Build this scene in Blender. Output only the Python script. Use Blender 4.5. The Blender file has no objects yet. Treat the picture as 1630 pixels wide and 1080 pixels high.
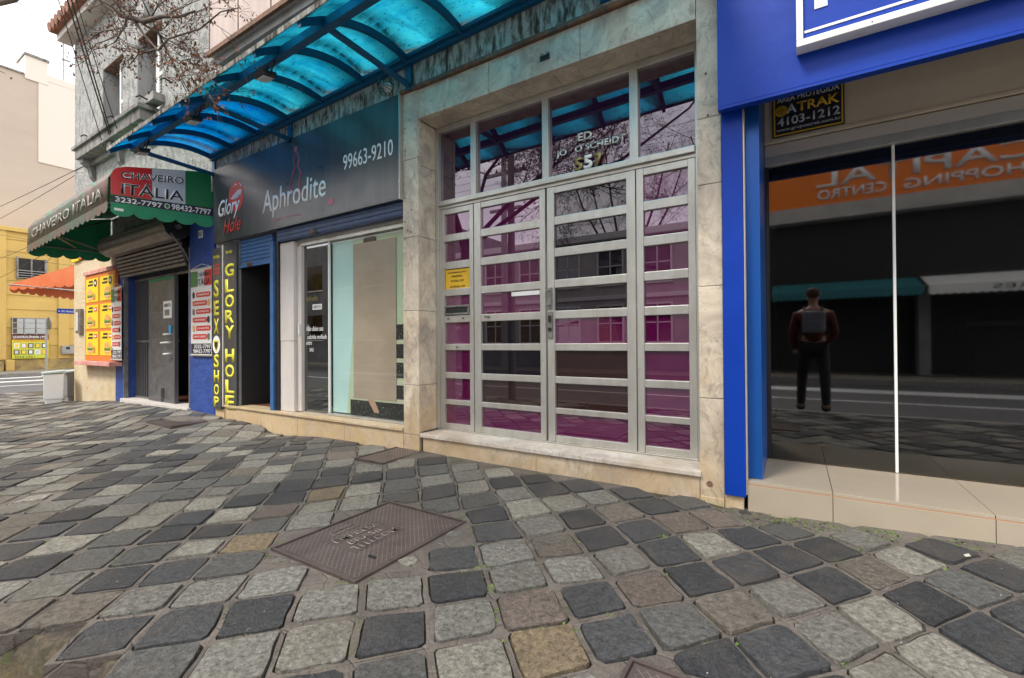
import bpy, bmesh, math, random
from mathutils import Vector, Matrix, noise as mnoise
R=math.radians
C=bpy.context.scene.collection
S=bpy.context.scene
# ------------------------------------------------------------------ camera, sky, sun, exposure
FPX=722.2
cam_d=bpy.data.cameras.new('camera'); cam=bpy.data.objects.new('camera',cam_d); C.objects.link(cam); S.camera=cam
cam_d.sensor_width=36; cam_d.lens=36*FPX/1630; cam_d.clip_start=.02; cam_d.clip_end=600
yaw,pit,rol=R(31.967),R(.403),R(.377)
fw=Vector((-math.sin(yaw)*math.cos(pit),math.cos(yaw)*math.cos(pit),math.sin(pit)))
r0=Vector((math.cos(yaw),math.sin(yaw),0)); d0=fw.cross(r0)
rr=r0*math.cos(rol)+d0*math.sin(rol); dd=-r0*math.sin(rol)+d0*math.cos(rol)
CAM=Vector((0,0,1.0))
cam.matrix_world=Matrix(((rr.x,-dd.x,-fw.x,CAM.x),(rr.y,-dd.y,-fw.y,CAM.y),(rr.z,-dd.z,-fw.z,CAM.z),(0,0,0,1)))
S.render.resolution_x=1024; S.render.resolution_y=678
def proj(p):
    q=Vector(p)-CAM; z=q.dot(fw)
    if z<.05: return None
    return 815+FPX*q.dot(rr)/z, 540+FPX*q.dot(dd)/z, z
S.view_settings.view_transform='Standard'; S.view_settings.look='None'; S.view_settings.gamma=1; S.view_settings.use_curve_mapping=False
S.view_settings.exposure=1.42
SUN_EL,SUN_AZ=R(52),R(205)      # azimuth clockwise from +Y
W=bpy.data.worlds.new('World'); S.world=W; W.use_nodes=True
nt=W.node_tree; N=nt.nodes; Lk=nt.links; bg=N['Background']; bg.inputs[1].default_value=.13
sky=N.new('ShaderNodeTexSky'); sky.sky_type='NISHITA'; sky.sun_disc=False; sky.sun_elevation=SUN_EL; sky.sun_rotation=SUN_AZ
tc=N.new('ShaderNodeTexCoord'); nz=N.new('ShaderNodeTexNoise'); nz.inputs['Scale'].default_value=2.3; nz.inputs['Detail'].default_value=7; nz.inputs['Roughness'].default_value=.6
mp=N.new('ShaderNodeMapping'); mp.inputs['Scale'].default_value=(1,1,2.4)
Lk.new(tc.outputs['Generated'],mp.inputs[0]); Lk.new(mp.outputs[0],nz.inputs['Vector'])
cr=N.new('ShaderNodeValToRGB'); cr.color_ramp.elements[0].position=.30; cr.color_ramp.elements[0].color=(.85,.85,.85,1); cr.color_ramp.elements[1].position=.62; cr.color_ramp.elements[1].color=(1,1,1,1)
Lk.new(nz.outputs[0],cr.inputs[0])
cl=N.new('ShaderNodeValToRGB'); cl.color_ramp.elements[0].position=.35; cl.color_ramp.elements[0].color=(5.6,5.6,5.8,1); cl.color_ramp.elements[1].position=.7; cl.color_ramp.elements[1].color=(9.6,9.3,8.9,1)
nz2=N.new('ShaderNodeTexNoise'); nz2.inputs['Scale'].default_value=3.1; nz2.inputs['Detail'].default_value=6; Lk.new(mp.outputs[0],nz2.inputs['Vector']); Lk.new(nz2.outputs[0],cl.inputs[0])
mx=N.new('ShaderNodeMix'); mx.data_type='RGBA'; Lk.new(cr.outputs[0],mx.inputs[0]); Lk.new(sky.outputs[0],mx.inputs[6]); Lk.new(cl.outputs[0],mx.inputs[7]); Lk.new(mx.outputs[2],bg.inputs[0])
sd=bpy.data.lights.new('sun','SUN'); sd.energy=1.5; sd.angle=R(14); sd.color=(1,.95,.87); sun=bpy.data.objects.new('sun',sd); C.objects.link(sun)
sv=Vector((math.sin(SUN_AZ)*math.cos(SUN_EL),math.cos(SUN_AZ)*math.cos(SUN_EL),math.sin(SUN_EL)))
sun.rotation_euler=sv.to_track_quat('Z','Y').to_euler(); sun.location=(0,0,30)

# ------------------------------------------------------------------ materials
def ramp(nt,src,p0,c0,p1,c1):
    r=nt.nodes.new('ShaderNodeValToRGB'); e=r.color_ramp.elements
    e[0].position=p0; e[0].color=(*c0,1); e[1].position=p1; e[1].color=(*c1,1); nt.links.new(src,r.inputs[0]); return r.outputs[0]
def mix(nt,f,a,b,mode='MIX'):
    m=nt.nodes.new('ShaderNodeMix'); m.data_type='RGBA'; m.blend_type=mode
    for i,v in ((0,f),(6,a),(7,b)):
        if hasattr(v,'is_output'): nt.links.new(v,m.inputs[i])
        else: m.inputs[i].default_value=v if i==0 else (*v[:3],1)
    return m.outputs[2]
def nse(nt,scale,detail=6,rough=.6,stretch=(1,1,1),obj='Object',dist=0):
    t=nt.nodes.new('ShaderNodeTexCoord'); m=nt.nodes.new('ShaderNodeMapping'); m.inputs['Scale'].default_value=stretch
    n=nt.nodes.new('ShaderNodeTexNoise'); n.inputs['Scale'].default_value=scale; n.inputs['Detail'].default_value=detail; n.inputs['Roughness'].default_value=rough; n.inputs['Distortion'].default_value=dist
    nt.links.new(t.outputs[obj],m.inputs[0]); nt.links.new(m.outputs[0],n.inputs['Vector']); return n.outputs[0]
def M(name,col,rough=.6,metal=0,var=None,bump=None,dirt=None,spec=.5,emit=None,rvar=None):
    """var=(colour2,scale,lo,hi[,stretch]); dirt the same on top; bump=(scale,distance[,stretch])"""
    m=bpy.data.materials.new(name); m.use_nodes=True; nt=m.node_tree; b=nt.nodes['Principled BSDF']
    b.inputs['Base Color'].default_value=(*col,1); b.inputs['Roughness'].default_value=rough; b.inputs['Metallic'].default_value=metal
    b.inputs['Specular IOR Level'].default_value=spec
    out=None
    for k in (var,dirt):
        if k:
            n=nse(nt,k[1],8,.65,k[4] if len(k)>4 else (1,1,1),dist=.3)
            f=ramp(nt,n,k[2],(0,0,0),k[3],(1,1,1)); out=mix(nt,f,out if out else col,k[0])
    if out: nt.links.new(out,b.inputs['Base Color'])
    if rvar:
        n=nse(nt,rvar[0],5); r=nt.nodes.new('ShaderNodeMapRange'); r.inputs[1].default_value=.3; r.inputs[2].default_value=.7; r.inputs[3].default_value=rvar[1]; r.inputs[4].default_value=rvar[2]
        nt.links.new(n,r.inputs[0]); nt.links.new(r.outputs[0],b.inputs['Roughness'])
    if bump:
        n=nse(nt,bump[0],8,.7,bump[2] if len(bump)>2 else (1,1,1)); bp=nt.nodes.new('ShaderNodeBump'); bp.inputs['Distance'].default_value=bump[1]; bp.inputs['Strength'].default_value=1
        nt.links.new(n,bp.inputs['Height']); nt.links.new(bp.outputs[0],b.inputs['Normal'])
    if emit: b.inputs['Emission Color'].default_value=(*emit[0],1); b.inputs['Emission Strength'].default_value=emit[1]
    return m
def glassy(name,body,refl,fac,rough=.01,see=None):
    """reflective tinted pane: body (diffuse or transparent colour) under a mirror-like film"""
    m=bpy.data.materials.new(name); m.use_nodes=True; nt=m.node_tree; nt.nodes.remove(nt.nodes['Principled BSDF']); o=nt.nodes['Material Output']
    g=nt.nodes.new('ShaderNodeBsdfGlossy'); g.inputs[0].default_value=(*refl,1); g.inputs['Roughness'].default_value=rough
    if see: d=nt.nodes.new('ShaderNodeBsdfTransparent'); d.inputs[0].default_value=(*see,1)
    else: d=nt.nodes.new('ShaderNodeBsdfDiffuse'); d.inputs[0].default_value=(*body,1)
    lw=nt.nodes.new('ShaderNodeFresnel'); lw.inputs[0].default_value=1.45
    ma=nt.nodes.new('ShaderNodeMath'); ma.operation='ADD'; ma.use_clamp=True; ma.inputs[1].default_value=fac; nt.links.new(lw.outputs[0],ma.inputs[0])
    gm=nt.nodes.new('ShaderNodeNewGeometry'); iv=nt.nodes.new('ShaderNodeMath'); iv.operation='SUBTRACT'; iv.inputs[0].default_value=1; nt.links.new(gm.outputs['Backfacing'],iv.inputs[1]); mm=nt.nodes.new('ShaderNodeMath'); mm.operation='MULTIPLY'; nt.links.new(ma.outputs[0],mm.inputs[0]); nt.links.new(iv.outputs[0],mm.inputs[1]); ma=mm
    s=nt.nodes.new('ShaderNodeMixShader'); nt.links.new(ma.outputs[0],s.inputs[0]); nt.links.new(d.outputs[0],s.inputs[1]); nt.links.new(g.outputs[0],s.inputs[2]); nt.links.new(s.outputs[0],o.inputs[0])
    return m
def marble(name,a=(.64,.56,.44),b_=(.37,.31,.25),ochre=(.50,.35,.18),low=.6):
    m=bpy.data.materials.new(name); m.use_nodes=True; nt=m.node_tree; b=nt.nodes['Principled BSDF']; b.inputs['Roughness'].default_value=.38
    n1=nse(nt,3.4,9,.70,(1,1,.8),dist=1.2); c=mix(nt,ramp(nt,n1,.38,(0,0,0),.62,(1,1,1)),a,b_)
    n2=nse(nt,9,9,.75,(1,1,.6),dist=2.5); c=mix(nt,ramp(nt,n2,.53,(0,0,0),.62,(.6,.6,.6)),c,(.22,.185,.15))
    t=nt.nodes.new('ShaderNodeTexCoord'); sx=nt.nodes.new('ShaderNodeSeparateXYZ'); nt.links.new(t.outputs['Object'],sx.inputs[0])
    n3=nse(nt,3.2,7,.7,(1,1,.7),dist=.8); ad=nt.nodes.new('ShaderNodeMath'); ad.operation='MULTIPLY_ADD'; ad.inputs[1].default_value=-.20; nt.links.new(sx.outputs[2],ad.inputs[0]); nt.links.new(n3,ad.inputs[2])
    c=mix(nt,ramp(nt,ad.outputs[0],.30,(0,0,0),.56,(low,low,low)),c,ochre)
    n4=nse(nt,38,6,.7,(1,1,.5)); c=mix(nt,ramp(nt,n4,.64,(0,0,0),.74,(.5,.5,.5)),c,(.12,.10,.085))
    nt.links.new(c,b.inputs['Base Color'])
    bp=nt.nodes.new('ShaderNodeBump'); bp.inputs['Distance'].default_value=.004; nt.links.new(n2,bp.inputs['Height']); nt.links.new(bp.outputs[0],b.inputs['Normal'])
    return m
m_marble=marble('cream marble'); m_marble2=marble('white marble sill',(.68,.65,.60),(.42,.39,.36),(.45,.33,.2),.5)
m_step=marble('worn ochre marble',(.56,.48,.36),(.36,.30,.23),(.54,.38,.19),.75)
m_alu=M('brushed aluminium',(.56,.555,.52),.36,.7,var=((.44,.42,.37),7,.42,.75,(1,1,.25)),dirt=((.38,.35,.29),22,.60,.82,(1,1,.4)),bump=(60,.0006,(.2,1,4)))
m_aludark=M('grey metal',(.28,.28,.27),.45,.7,var=((.15,.14,.13),9,.4,.7))
m_purple=glassy('purple film glass',(.075,.0035,.042),(.92,.80,.93),.13,.006)
m_purple_tr=glassy('dark transom film glass',(.022,.003,.018),(.92,.84,.94),.13,.006)
m_purple_lt=glassy('mauve film glass',(.13,.035,.085),(.8,.7,.8),.13,.03)
m_black_gl=glassy('black tinted glass',(.004,.003,.006),(.70,.66,.72),.07,.008)
m_brown_gl=glassy('brown tinted glass',(.022,.010,.010),(.8,.75,.75),.06,.02)
m_shopglass=glassy('shop window glass',(0,0,0),(.86,.86,.86),.115,.026,see=(.34,.37,.37))
m_doorglass=glassy('door glass',(0,0,0),(.85,.87,.87),.20,.004,see=(.35,.37,.37))
m_clear=glassy('clear glass',(0,0,0),(.9,.9,.9),.015,.01,see=(.92,.96,.95))
m_blue=M('blue panel paint',(.0015,.033,.30),.42,var=((.003,.042,.34),1.5,.35,.7),dirt=((.02,.05,.26),30,.66,.78,(1,1,.5)),spec=.22,bump=(2.2,.004))
m_blue2=M('blue jamb metal',(.008,.085,.36),.3,.3)
m_bluewall=M('blue wall paint',(.012,.045,.22),.55,var=((.02,.07,.32),5,.4,.62),dirt=((.05,.055,.08),14,.6,.75,(1,1,.4)),bump=(16,.02))
m_navy=M('navy slat paint',(.010,.030,.09),.45,var=((.02,.06,.15),6,.4,.7,(1,1,.3)))
m_blueslat=M('blue shutter paint',(.02,.09,.24),.45,var=((.04,.14,.32),8,.4,.7),dirt=((.03,.04,.06),20,.55,.75,(1,1,3)))
m_white=M('white paint',(.74,.74,.72),.5,dirt=((.45,.40,.33),5,.55,.8,(1,1,.4)))
m_offw=M('dusty pinkish white paint',(.56,.52,.49),.6,var=((.46,.42,.39),3,.4,.7,(1,1,.4)),dirt=((.30,.20,.15),24,.66,.8),bump=(30,.002))
m_beige=M('beige box paint',(.66,.56,.42),.6,var=((.54,.46,.34),2,.4,.7,(.4,1,1)),bump=(20,.002))
m_beige2=M('grey beige metal',(.60,.55,.49),.45,.3)
m_tile=M('cream porcelain tile',(.39,.335,.26),.10,var=((.35,.30,.235),2,.4,.7),dirt=((.22,.17,.12),40,.68,.78),spec=.6)
m_grout=M('orange grout',(.40,.20,.10),.9)
m_black=M('black paint',(.012,.012,.014),.5)
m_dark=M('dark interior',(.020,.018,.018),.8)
m_darkred=M('dark red floor tile',(.14,.045,.03),.5)
m_signblk=M('black printed sign vinyl',(.040,.042,.043),.30,var=((.062,.064,.064),4,.4,.75,(3,1,.2)),rvar=(3,.26,.36),spec=.8)
m_frieze=M('peeling moulding',(.48,.49,.45),.8,var=((.13,.12,.10),14,.44,.62,(1.6,1,.6)),dirt=((.045,.035,.025),8,.50,.62,(2.4,1,.5)),bump=(16,.035,(2,1,.7)))
m_rust=M('rusty strip',(.22,.11,.06),.85,var=((.08,.06,.05),14,.4,.6),bump=(20,.008))
m_stucco=M('grey rough stucco',(.44,.445,.43),.9,var=((.22,.225,.215),9,.42,.64,(1,1,.6)),dirt=((.09,.085,.08),30,.60,.68,(1,1,.6)),bump=(22,.06))
m_stucco_in=M('smooth grey render',(.33,.34,.34),.85,var=((.22,.22,.21),3,.4,.7,(1,1,.3)),bump=(12,.004))
m_ledge=M('weathered concrete ledge',(.27,.26,.25),.85,var=((.10,.095,.09),5,.42,.64,(1,1,.6)),bump=(14,.01))
m_cream=M('cream plaster',(.55,.46,.32),.85,var=((.50,.37,.20),2.6,.42,.68),dirt=((.16,.13,.09),20,.64,.72,(1,1,.6)),bump=(12,.018))
m_pinkwall=M('dusty pink cladding',(.47,.385,.355),.7,var=((.38,.30,.27),2,.4,.7,(3,1,.3)),dirt=((.26,.17,.13),8,.66,.8,(1,1,.3)))
m_rtile=M('clay roof tile',(.33,.13,.075),.8,var=((.10,.06,.045),10,.4,.65),bump=(20,.01))
m_stone=None
m_yellow=M('yellow facade paint',(.60,.41,.12),.85,var=((.50,.33,.10),.5,.35,.7),dirt=((.33,.24,.12),2.2,.62,.8,(1,1,.4)))
m_yellow2=M('mustard base render',(.47,.33,.11),.85,var=((.26,.19,.09),2,.4,.65),bump=(3,.1))
m_tower=M('beige tower render',(.50,.42,.345),.85,var=((.42,.345,.28),.16,.4,.65,(1,.6,1.4)),dirt=((.36,.30,.27),.5,.62,.8,(1,1,.5)))
m_towerl=M('pale tower render',(.66,.60,.53),.85,dirt=((.46,.40,.36),.6,.6,.8,(1,1,.4)))
m_red=M('sign red',(.52,.012,.012),.35); m_green=M('sign green',(.006,.16,.04),.35); m_lgrey=M('sign light grey',(.50,.53,.56),.35)
m_greenfab=M('green awning fabric',(.010,.20,.085),.6,var=((.015,.26,.12),4,.4,.7),bump=(9,.01))
m_txtblk=M('letter black',(.012,.012,.02),.5); m_txtwht=M('letter white',(.78,.78,.78),.5); m_txtyel=M('letter yellow',(.72,.66,.04),.45,dirt=((.5,.45,.05),30,.5,.7))
m_txtred=M('letter red',(.60,.05,.04),.45); m_txtgold=M('letter gold',(.30,.24,.10),.4,.6); m_txtchrome=M('letter steel',(.62,.62,.60),.35,.7)
m_txtpink=M('letter pink',(.42,.12,.18),.5); m_gold=M('gold yellow print',(.72,.43,.02),.5)
m_orangefab=M('orange awning fabric',(.58,.13,.035),.7,var=((.64,.18,.06),3,.4,.7),bump=(6,.01))
m_orange=M('orange board',(.62,.17,.025),.5); m_yprint=M('yellow print',(.78,.56,.02),.45)
m_bun=M('bun print',(.55,.24,.06),.6,var=((.7,.38,.14),30,.4,.6)); m_lett=M('lettuce print',(.10,.32,.03),.6); m_patty=M('patty print',(.10,.03,.015),.6); m_cheese=M('cheese print',(.8,.6,.35),.6)
m_banner=M('white banner vinyl',(.62,.62,.61),.4,bump=(5,.012,(1,1,.3)))
m_shutter=M('corrugated grey brown steel',(.23,.205,.18),.5,.35,var=((.12,.10,.085),9,.4,.65,(1,1,3)),dirt=((.30,.20,.13),22,.62,.75))
m_steel=M('worn grey steel door',(.15,.15,.155),.42,.4,var=((.085,.085,.09),5,.4,.65,(1,1,1)),dirt=((.28,.27,.25),24,.62,.74,(3,1,.6)),bump=(10,.008))
m_bar=M('dark iron bar',(.11,.11,.115),.5,.3)
m_cast=M('cast iron cover',(.145,.115,.105),.42,.55,var=((.09,.07,.065),8,.4,.7),dirt=((.20,.165,.14),50,.6,.75))
m_castl=M('worn cast iron rib',(.30,.255,.235),.38,.6,var=((.2,.165,.15),9,.35,.65))
m_bin=M('pale grey bin plastic',(.82,.83,.82),.4,dirt=((.33,.33,.31),9,.6,.8)); m_bin2=M('dark grey bin plastic',(.19,.185,.19),.45); m_lid=M('pale green lid plastic',(.46,.55,.53),.4)
m_bark=M('branch bark',(.115,.08,.058),.85,var=((.06,.045,.038),16,.4,.6),bump=(30,.005)); m_leaf=M('dry brown leaf',(.22,.085,.035),.7,var=((.12,.05,.025),12,.4,.6))
m_cable=M('black cable',(.015,.015,.016),.5)
m_asph=M('asphalt',(.085,.085,.088),.8,var=((.06,.06,.063),.7,.4,.65),dirt=((.16,.155,.15),60,.55,.75),bump=(90,.004))
m_line=M('white road paint',(.68,.68,.66),.6,dirt=((.25,.25,.24),14,.52,.7)); m_yline=M('yellow road paint',(.62,.40,.04),.6,dirt=((.2,.18,.1),14,.52,.7))
m_kerb=M('granite kerb',(.27,.255,.235),.8,var=((.17,.16,.15),14,.4,.65),bump=(30,.006))
m_soil=M('damp soil',(.10,.075,.05),.95,var=((.15,.12,.05),9,.45,.62),bump=(22,.05))
m_far=M('far pavement',(.27,.24,.20),.85,var=((.18,.16,.13),2,.4,.6))
m_conc=M('old concrete pole',(.34,.33,.31),.85,var=((.24,.23,.21),6,.4,.7))
m_opp=M('pale opposite wall',(.50,.48,.45),.85,var=((.38,.36,.34),1.2,.4,.7)); m_opp2=M('grey opposite wall',(.22,.22,.23),.85,var=((.14,.14,.15),1.2,.4,.7))
m_oppor=M('orange sign board',(.85,.20,.008),.5); m_teal=M('teal awning fabric',(.02,.15,.17),.6)
m_tube=M('lit shop tube',(.8,.9,.9),.5,emit=((.85,.97,1),3.0))
m_moss=M('moss',(.06,.13,.02),.9,var=((.12,.17,.03),40,.4,.6)); m_litter=M('pale litter',(.42,.39,.35),.7)
m_posterbg=M('pale green print',(.50,.55,.36),.4,var=((.62,.64,.47),1.3,.35,.7)); m_postercy=M('pale cyan print',(.50,.66,.66),.4,var=((.60,.74,.72),1.4,.35,.7))
m_taupe=M('taupe print',(.48,.34,.26),.45,var=((.38,.26,.20),1.2,.4,.62,(.6,1,1.4))); m_skin=M('skin',(.50,.28,.19),.5); m_hair=M('brown hair',(.09,.04,.02),.6)
m_stair=M('black speckled print',(.015,.014,.013),.4,dirt=((.45,.43,.38),55,.60,.66)); m_stairc=M('cream tread print',(.56,.53,.40),.4)
m_jacket=M('red jacket',(.11,.008,.012),.7); m_trous=M('dark trousers',(.02,.02,.025),.8); m_bag=M('pale bag',(.22,.235,.26),.5); m_shoe=M('black shoe',(.01,.01,.01),.5)

m_fadetxt=M('faded lettering',(.34,.33,.31),.3,dirt=((.16,.17,.15),14,.42,.58,(3,1,.4))); m_tagblue=M('bright blue plastic',(.02,.35,.65),.4)
def poly_mat(name='blue polycarbonate',ca=(.05,.58,.80),cb=(.24,.86,.95)):
    m=bpy.data.materials.new(name); m.use_nodes=True; nt=m.node_tree; nt.nodes.remove(nt.nodes['Principled BSDF']); o=nt.nodes['Material Output']
    n=nse(nt,2.2,8,.7,(1,2.2,1)); n2=nse(nt,42,3,.6,(.55,1.6,1)); n3=nse(nt,5,8,.75,(.5,1,1),dist=.6)
    c=ramp(nt,n,.32,ca,.72,cb)
    c=mix(nt,ramp(nt,n2,.635,(0,0,0),.66,(.85,.85,.85)),c,(.004,.05,.07)); c=mix(nt,ramp(nt,n3,.62,(0,0,0),.78,(.25,.25,.25)),c,(.04,.30,.36))
    tr=nt.nodes.new('ShaderNodeBsdfTranslucent'); nt.links.new(c,tr.inputs[0])
    tp=nt.nodes.new('ShaderNodeBsdfTransparent'); nt.links.new(c,tp.inputs[0])
    gl=nt.nodes.new('ShaderNodeBsdfGlossy'); gl.inputs['Roughness'].default_value=.12
    s=nt.nodes.new('ShaderNodeMixShader'); s.inputs[0].default_value=.42; nt.links.new(tr.outputs[0],s.inputs[1]); nt.links.new(tp.outputs[0],s.inputs[2])
    fr=nt.nodes.new('ShaderNodeFresnel'); fr.inputs[0].default_value=1.4; s2=nt.nodes.new('ShaderNodeMixShader'); nt.links.new(fr.outputs[0],s2.inputs[0]); nt.links.new(s.outputs[0],s2.inputs[1]); nt.links.new(gl.outputs[0],s2.inputs[2]); nt.links.new(s2.outputs[0],o.inputs[0])
    return m
m_poly=poly_mat(); m_poly2=poly_mat('deeper blue polycarbonate',(.006,.40,.82),(.03,.66,.94))
m_canblue=M('canopy blue steel',(.004,.075,.17),.35,.1,dirt=((.02,.05,.09),12,.58,.75))
m_oldplastic=M('crinkled faded awning plastic',(.07,.12,.095),.34,var=((.17,.075,.07),2.2,.42,.62,(1,1,.5)),dirt=((.10,.14,.12),14,.5,.7,(3,1,.4)),bump=(12,.03,(3,1,.3)),spec=.4)
def stone_mat():
    m=bpy.data.materials.new('paving stone'); m.use_nodes=True; nt=m.node_tree; b=nt.nodes['Principled BSDF']
    at=nt.nodes.new('ShaderNodeAttribute'); at.attribute_name='tone'
    geo='Object'
    n=nse(nt,48,9,.80,obj=geo); c=mix(nt,ramp(nt,n,.36,(.62,.62,.62),.66,(1.45,1.45,1.45)),(1,1,1),(1,1,1)); 
    r=ramp(nt,n,.37,(.42,.42,.42),.64,(1.8,1.77,1.7)); c=mix(nt,1,at.outputs[0],r,'MULTIPLY')
    n2=nse(nt,170,3,.7,obj=geo); c=mix(nt,ramp(nt,n2,.60,(0,0,0),.68,(.55,.55,.55)),c,(.34,.32,.29))
    n4=nse(nt,90,3,.6,obj=geo); c=mix(nt,ramp(nt,n4,.62,(0,0,0),.70,(.6,.6,.6)),c,(.045,.045,.045))
    n3=nse(nt,3.2,7,.7,obj=geo); c=mix(nt,ramp(nt,n3,.48,(0,0,0),.68,(.5,.5,.5)),c,(.16,.135,.11))
    nt.links.new(c,b.inputs['Base Color'])
    mr=nt.nodes.new('ShaderNodeMapRange'); mr.inputs[1].default_value=.35; mr.inputs[2].default_value=.7; mr.inputs[3].default_value=.34; mr.inputs[4].default_value=.62; nt.links.new(n,mr.inputs[0]); nt.links.new(mr.outputs[0],b.inputs['Roughness'])
    bp=nt.nodes.new('ShaderNodeBump'); bp.inputs['Distance'].default_value=.040; bp.inputs['Strength'].default_value=1; nt.links.new(n,bp.inputs['Height'])
    bp2=nt.nodes.new('ShaderNodeBump'); bp2.inputs['Distance'].default_value=.004; nt.links.new(n2,bp2.inputs['Height']); nt.links.new(bp.outputs[0],bp2.inputs['Normal']); nt.links.new(bp2.outputs[0],b.inputs['Normal'])
    return m
m_stone=stone_mat()
def mortar_mat():
    m=bpy.data.materials.new('mortar'); m.use_nodes=True; nt=m.node_tree; b=nt.nodes['Principled BSDF']; b.inputs['Roughness'].default_value=.8
    n=nse(nt,5,9,.75); c=ramp(nt,n,.33,(.082,.070,.060),.68,(.185,.160,.138))
    n2=nse(nt,70,6,.75); c=mix(nt,ramp(nt,n2,.60,(0,0,0),.70,(.7,.7,.7)),c,(.36,.33,.29))
    n5=nse(nt,48,5,.7); c=mix(nt,ramp(nt,n5,.60,(0,0,0),.68,(.7,.7,.7)),c,(.06,.05,.042))
    n3=nse(nt,1.7,8,.75); n4=nse(nt,16,6,.7); f=mix(nt,1,ramp(nt,n3,.56,(0,0,0),.64,(1,1,1)),ramp(nt,n4,.45,(0,0,0),.60,(.75,.75,.75)),'MULTIPLY')
    c=mix(nt,f,c,(.11,.125,.035)); nt.links.new(c,b.inputs['Base Color'])
    v=nt.nodes.new('ShaderNodeTexVoronoi'); v.feature='DISTANCE_TO_EDGE'; v.inputs['Scale'].default_value=7; t=nt.nodes.new('ShaderNodeTexCoord'); nt.links.new(t.outputs['Object'],v.inputs['Vector'])
    cr=ramp(nt,v.outputs[0],0,(0,0,0),.035,(1,1,1)); 
    h=nt.nodes.new('ShaderNodeMath'); h.operation='MULTIPLY_ADD'; h.inputs[1].default_value=.5; nt.links.new(cr,h.inputs[0]); nt.links.new(n2,h.inputs[2])
    bp=nt.nodes.new('ShaderNodeBump'); bp.inputs['Distance'].default_value=.012; nt.links.new(h.outputs[0],bp.inputs['Height']); nt.links.new(bp.outputs[0],b.inputs['Normal'])
    return m
m_mortar=mortar_mat(); m_crack=M('dark soil and moss in the cracks',(.045,.036,.026),.95,var=((.045,.06,.014),3.5,.52,.62),dirt=((.10,.08,.055),40,.45,.65),bump=(30,.01))

# ------------------------------------------------------------------ mesh helpers
LOC={}
class MB:
    def __init__(s): s.v=[]; s.f=[]
    def box(s,x0,x1,y0,y1,z0,z1):
        i=len(s.v); s.v+=[(x,y,z) for z in (z0,z1) for y in (y0,y1) for x in (x0,x1)]
        s.f+=[tuple(i+k for k in q) for q in ((0,2,3,1),(4,5,7,6),(0,1,5,4),(2,6,7,3),(0,4,6,2),(1,3,7,5))]; return s
    def face(s,pts): i=len(s.v); s.v+=[tuple(p) for p in pts]; s.f.append(tuple(range(i,i+len(pts)))); return s
    def prism(s,pts,d):
        """extrude polygon by vector d"""
        n=len(pts); i=len(s.v); s.v+=[tuple(p) for p in pts]+[tuple(Vector(p)+Vector(d)) for p in pts]
        s.f.append(tuple(range(i,i+n))); s.f.append(tuple(range(i+2*n-1,i+n-1,-1)))
        for k in range(n): s.f.append((i+k,i+n+k,i+n+(k+1)%n,i+(k+1)%n))
        return s
    def tube(s,pts,r,n=6,cap=True):
        pts=[Vector(p) for p in pts]; rs=r if isinstance(r,(list,tuple)) else [r]*len(pts); base=len(s.v)
        for k,p in enumerate(pts):
            t=(pts[min(k+1,len(pts)-1)]-pts[max(k-1,0)]).normalized(); a=t.cross(Vector((0,0,1)));
            if a.length<.1: a=t.cross(Vector((1,0,0)))
            a.normalize(); b=t.cross(a)
            for j in range(n):
                w=2*math.pi*j/n+math.pi/4; s.v.append(tuple(p+(a*math.cos(w)+b*math.sin(w))*rs[k]))
        for k in range(len(pts)-1):
            for j in range(n): a0=base+k*n+j; a1=base+k*n+(j+1)%n; s.f.append((a0,a1,a1+n,a0+n))
        if cap: s.f.append(tuple(base+j for j in range(n))[::-1]); s.f.append(tuple(base+(len(pts)-1)*n+j for j in range(n)))
        return s
    def lathe(s,c,prof,n=16,axis='z'):
        base=len(s.v)
        for (r,h) in prof:
            for j in range(n):
                w=2*math.pi*j/n; u,v=r*math.cos(w),r*math.sin(w)
                s.v.append((c[0]+u,c[1]+v,c[2]+h) if axis=='z' else ((c[0]+u,c[1]+h,c[2]+v) if axis=='y' else (c[0]+h,c[1]+u,c[2]+v)))
        for k in range(len(prof)-1):
            for j in range(n): a0=base+k*n+j; a1=base+k*n+(j+1)%n; s.f.append((a0,a1,a1+n,a0+n))
        s.f.append(tuple(base+j for j in range(n))[::-1]); s.f.append(tuple(base+(len(prof)-1)*n+j for j in range(n))); return s
    def build(s,name,mat,parent=None,bev=0,smooth=False):
        L=LOC.get(parent.name,Vector((0,0,0))) if parent else Vector((0,0,0))
        me=bpy.data.meshes.new(name); me.from_pydata([tuple(Vector(v)-L) for v in s.v],[],s.f)
        bm=bmesh.new(); bm.from_mesh(me)
        bmesh.ops.recalc_face_normals(bm,faces=bm.faces)
        if bev: bmesh.ops.bevel(bm,geom=[e for e in bm.edges if len(e.link_faces)==2 and e.calc_face_angle(0)>.6],offset=bev,segments=2,affect='EDGES',profile=.6)
        bm.to_mesh(me); bm.free(); me.materials.append(mat)
        if smooth: me.shade_smooth()
        o=bpy.data.objects.new(name,me); C.objects.link(o)
        if parent: o.parent=parent; LOC[o.name]=L
        else: LOC[o.name]=Vector((0,0,0))
        return o
def tag(o,label,cat,group=None):
    o['label']=label; o['category']=cat
    if group: o['group']=group
    return o
def thing(name,label,cat,loc=(0,0,0),group=None):
    o=bpy.data.objects.new(name,None); o.empty_display_size=.1; C.objects.link(o); o.location=loc; LOC[o.name]=Vector(loc); return tag(o,label,cat,group)
def struct(o): o['kind']='structure'; return o
def stuff(o): o['kind']='stuff'; return o
def B(name,mat,parent,x0,x1,y0,y1,z0,z1,bev=0): return MB().box(x0,x1,y0,y1,z0,z1).build(name,mat,parent,bev)
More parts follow.
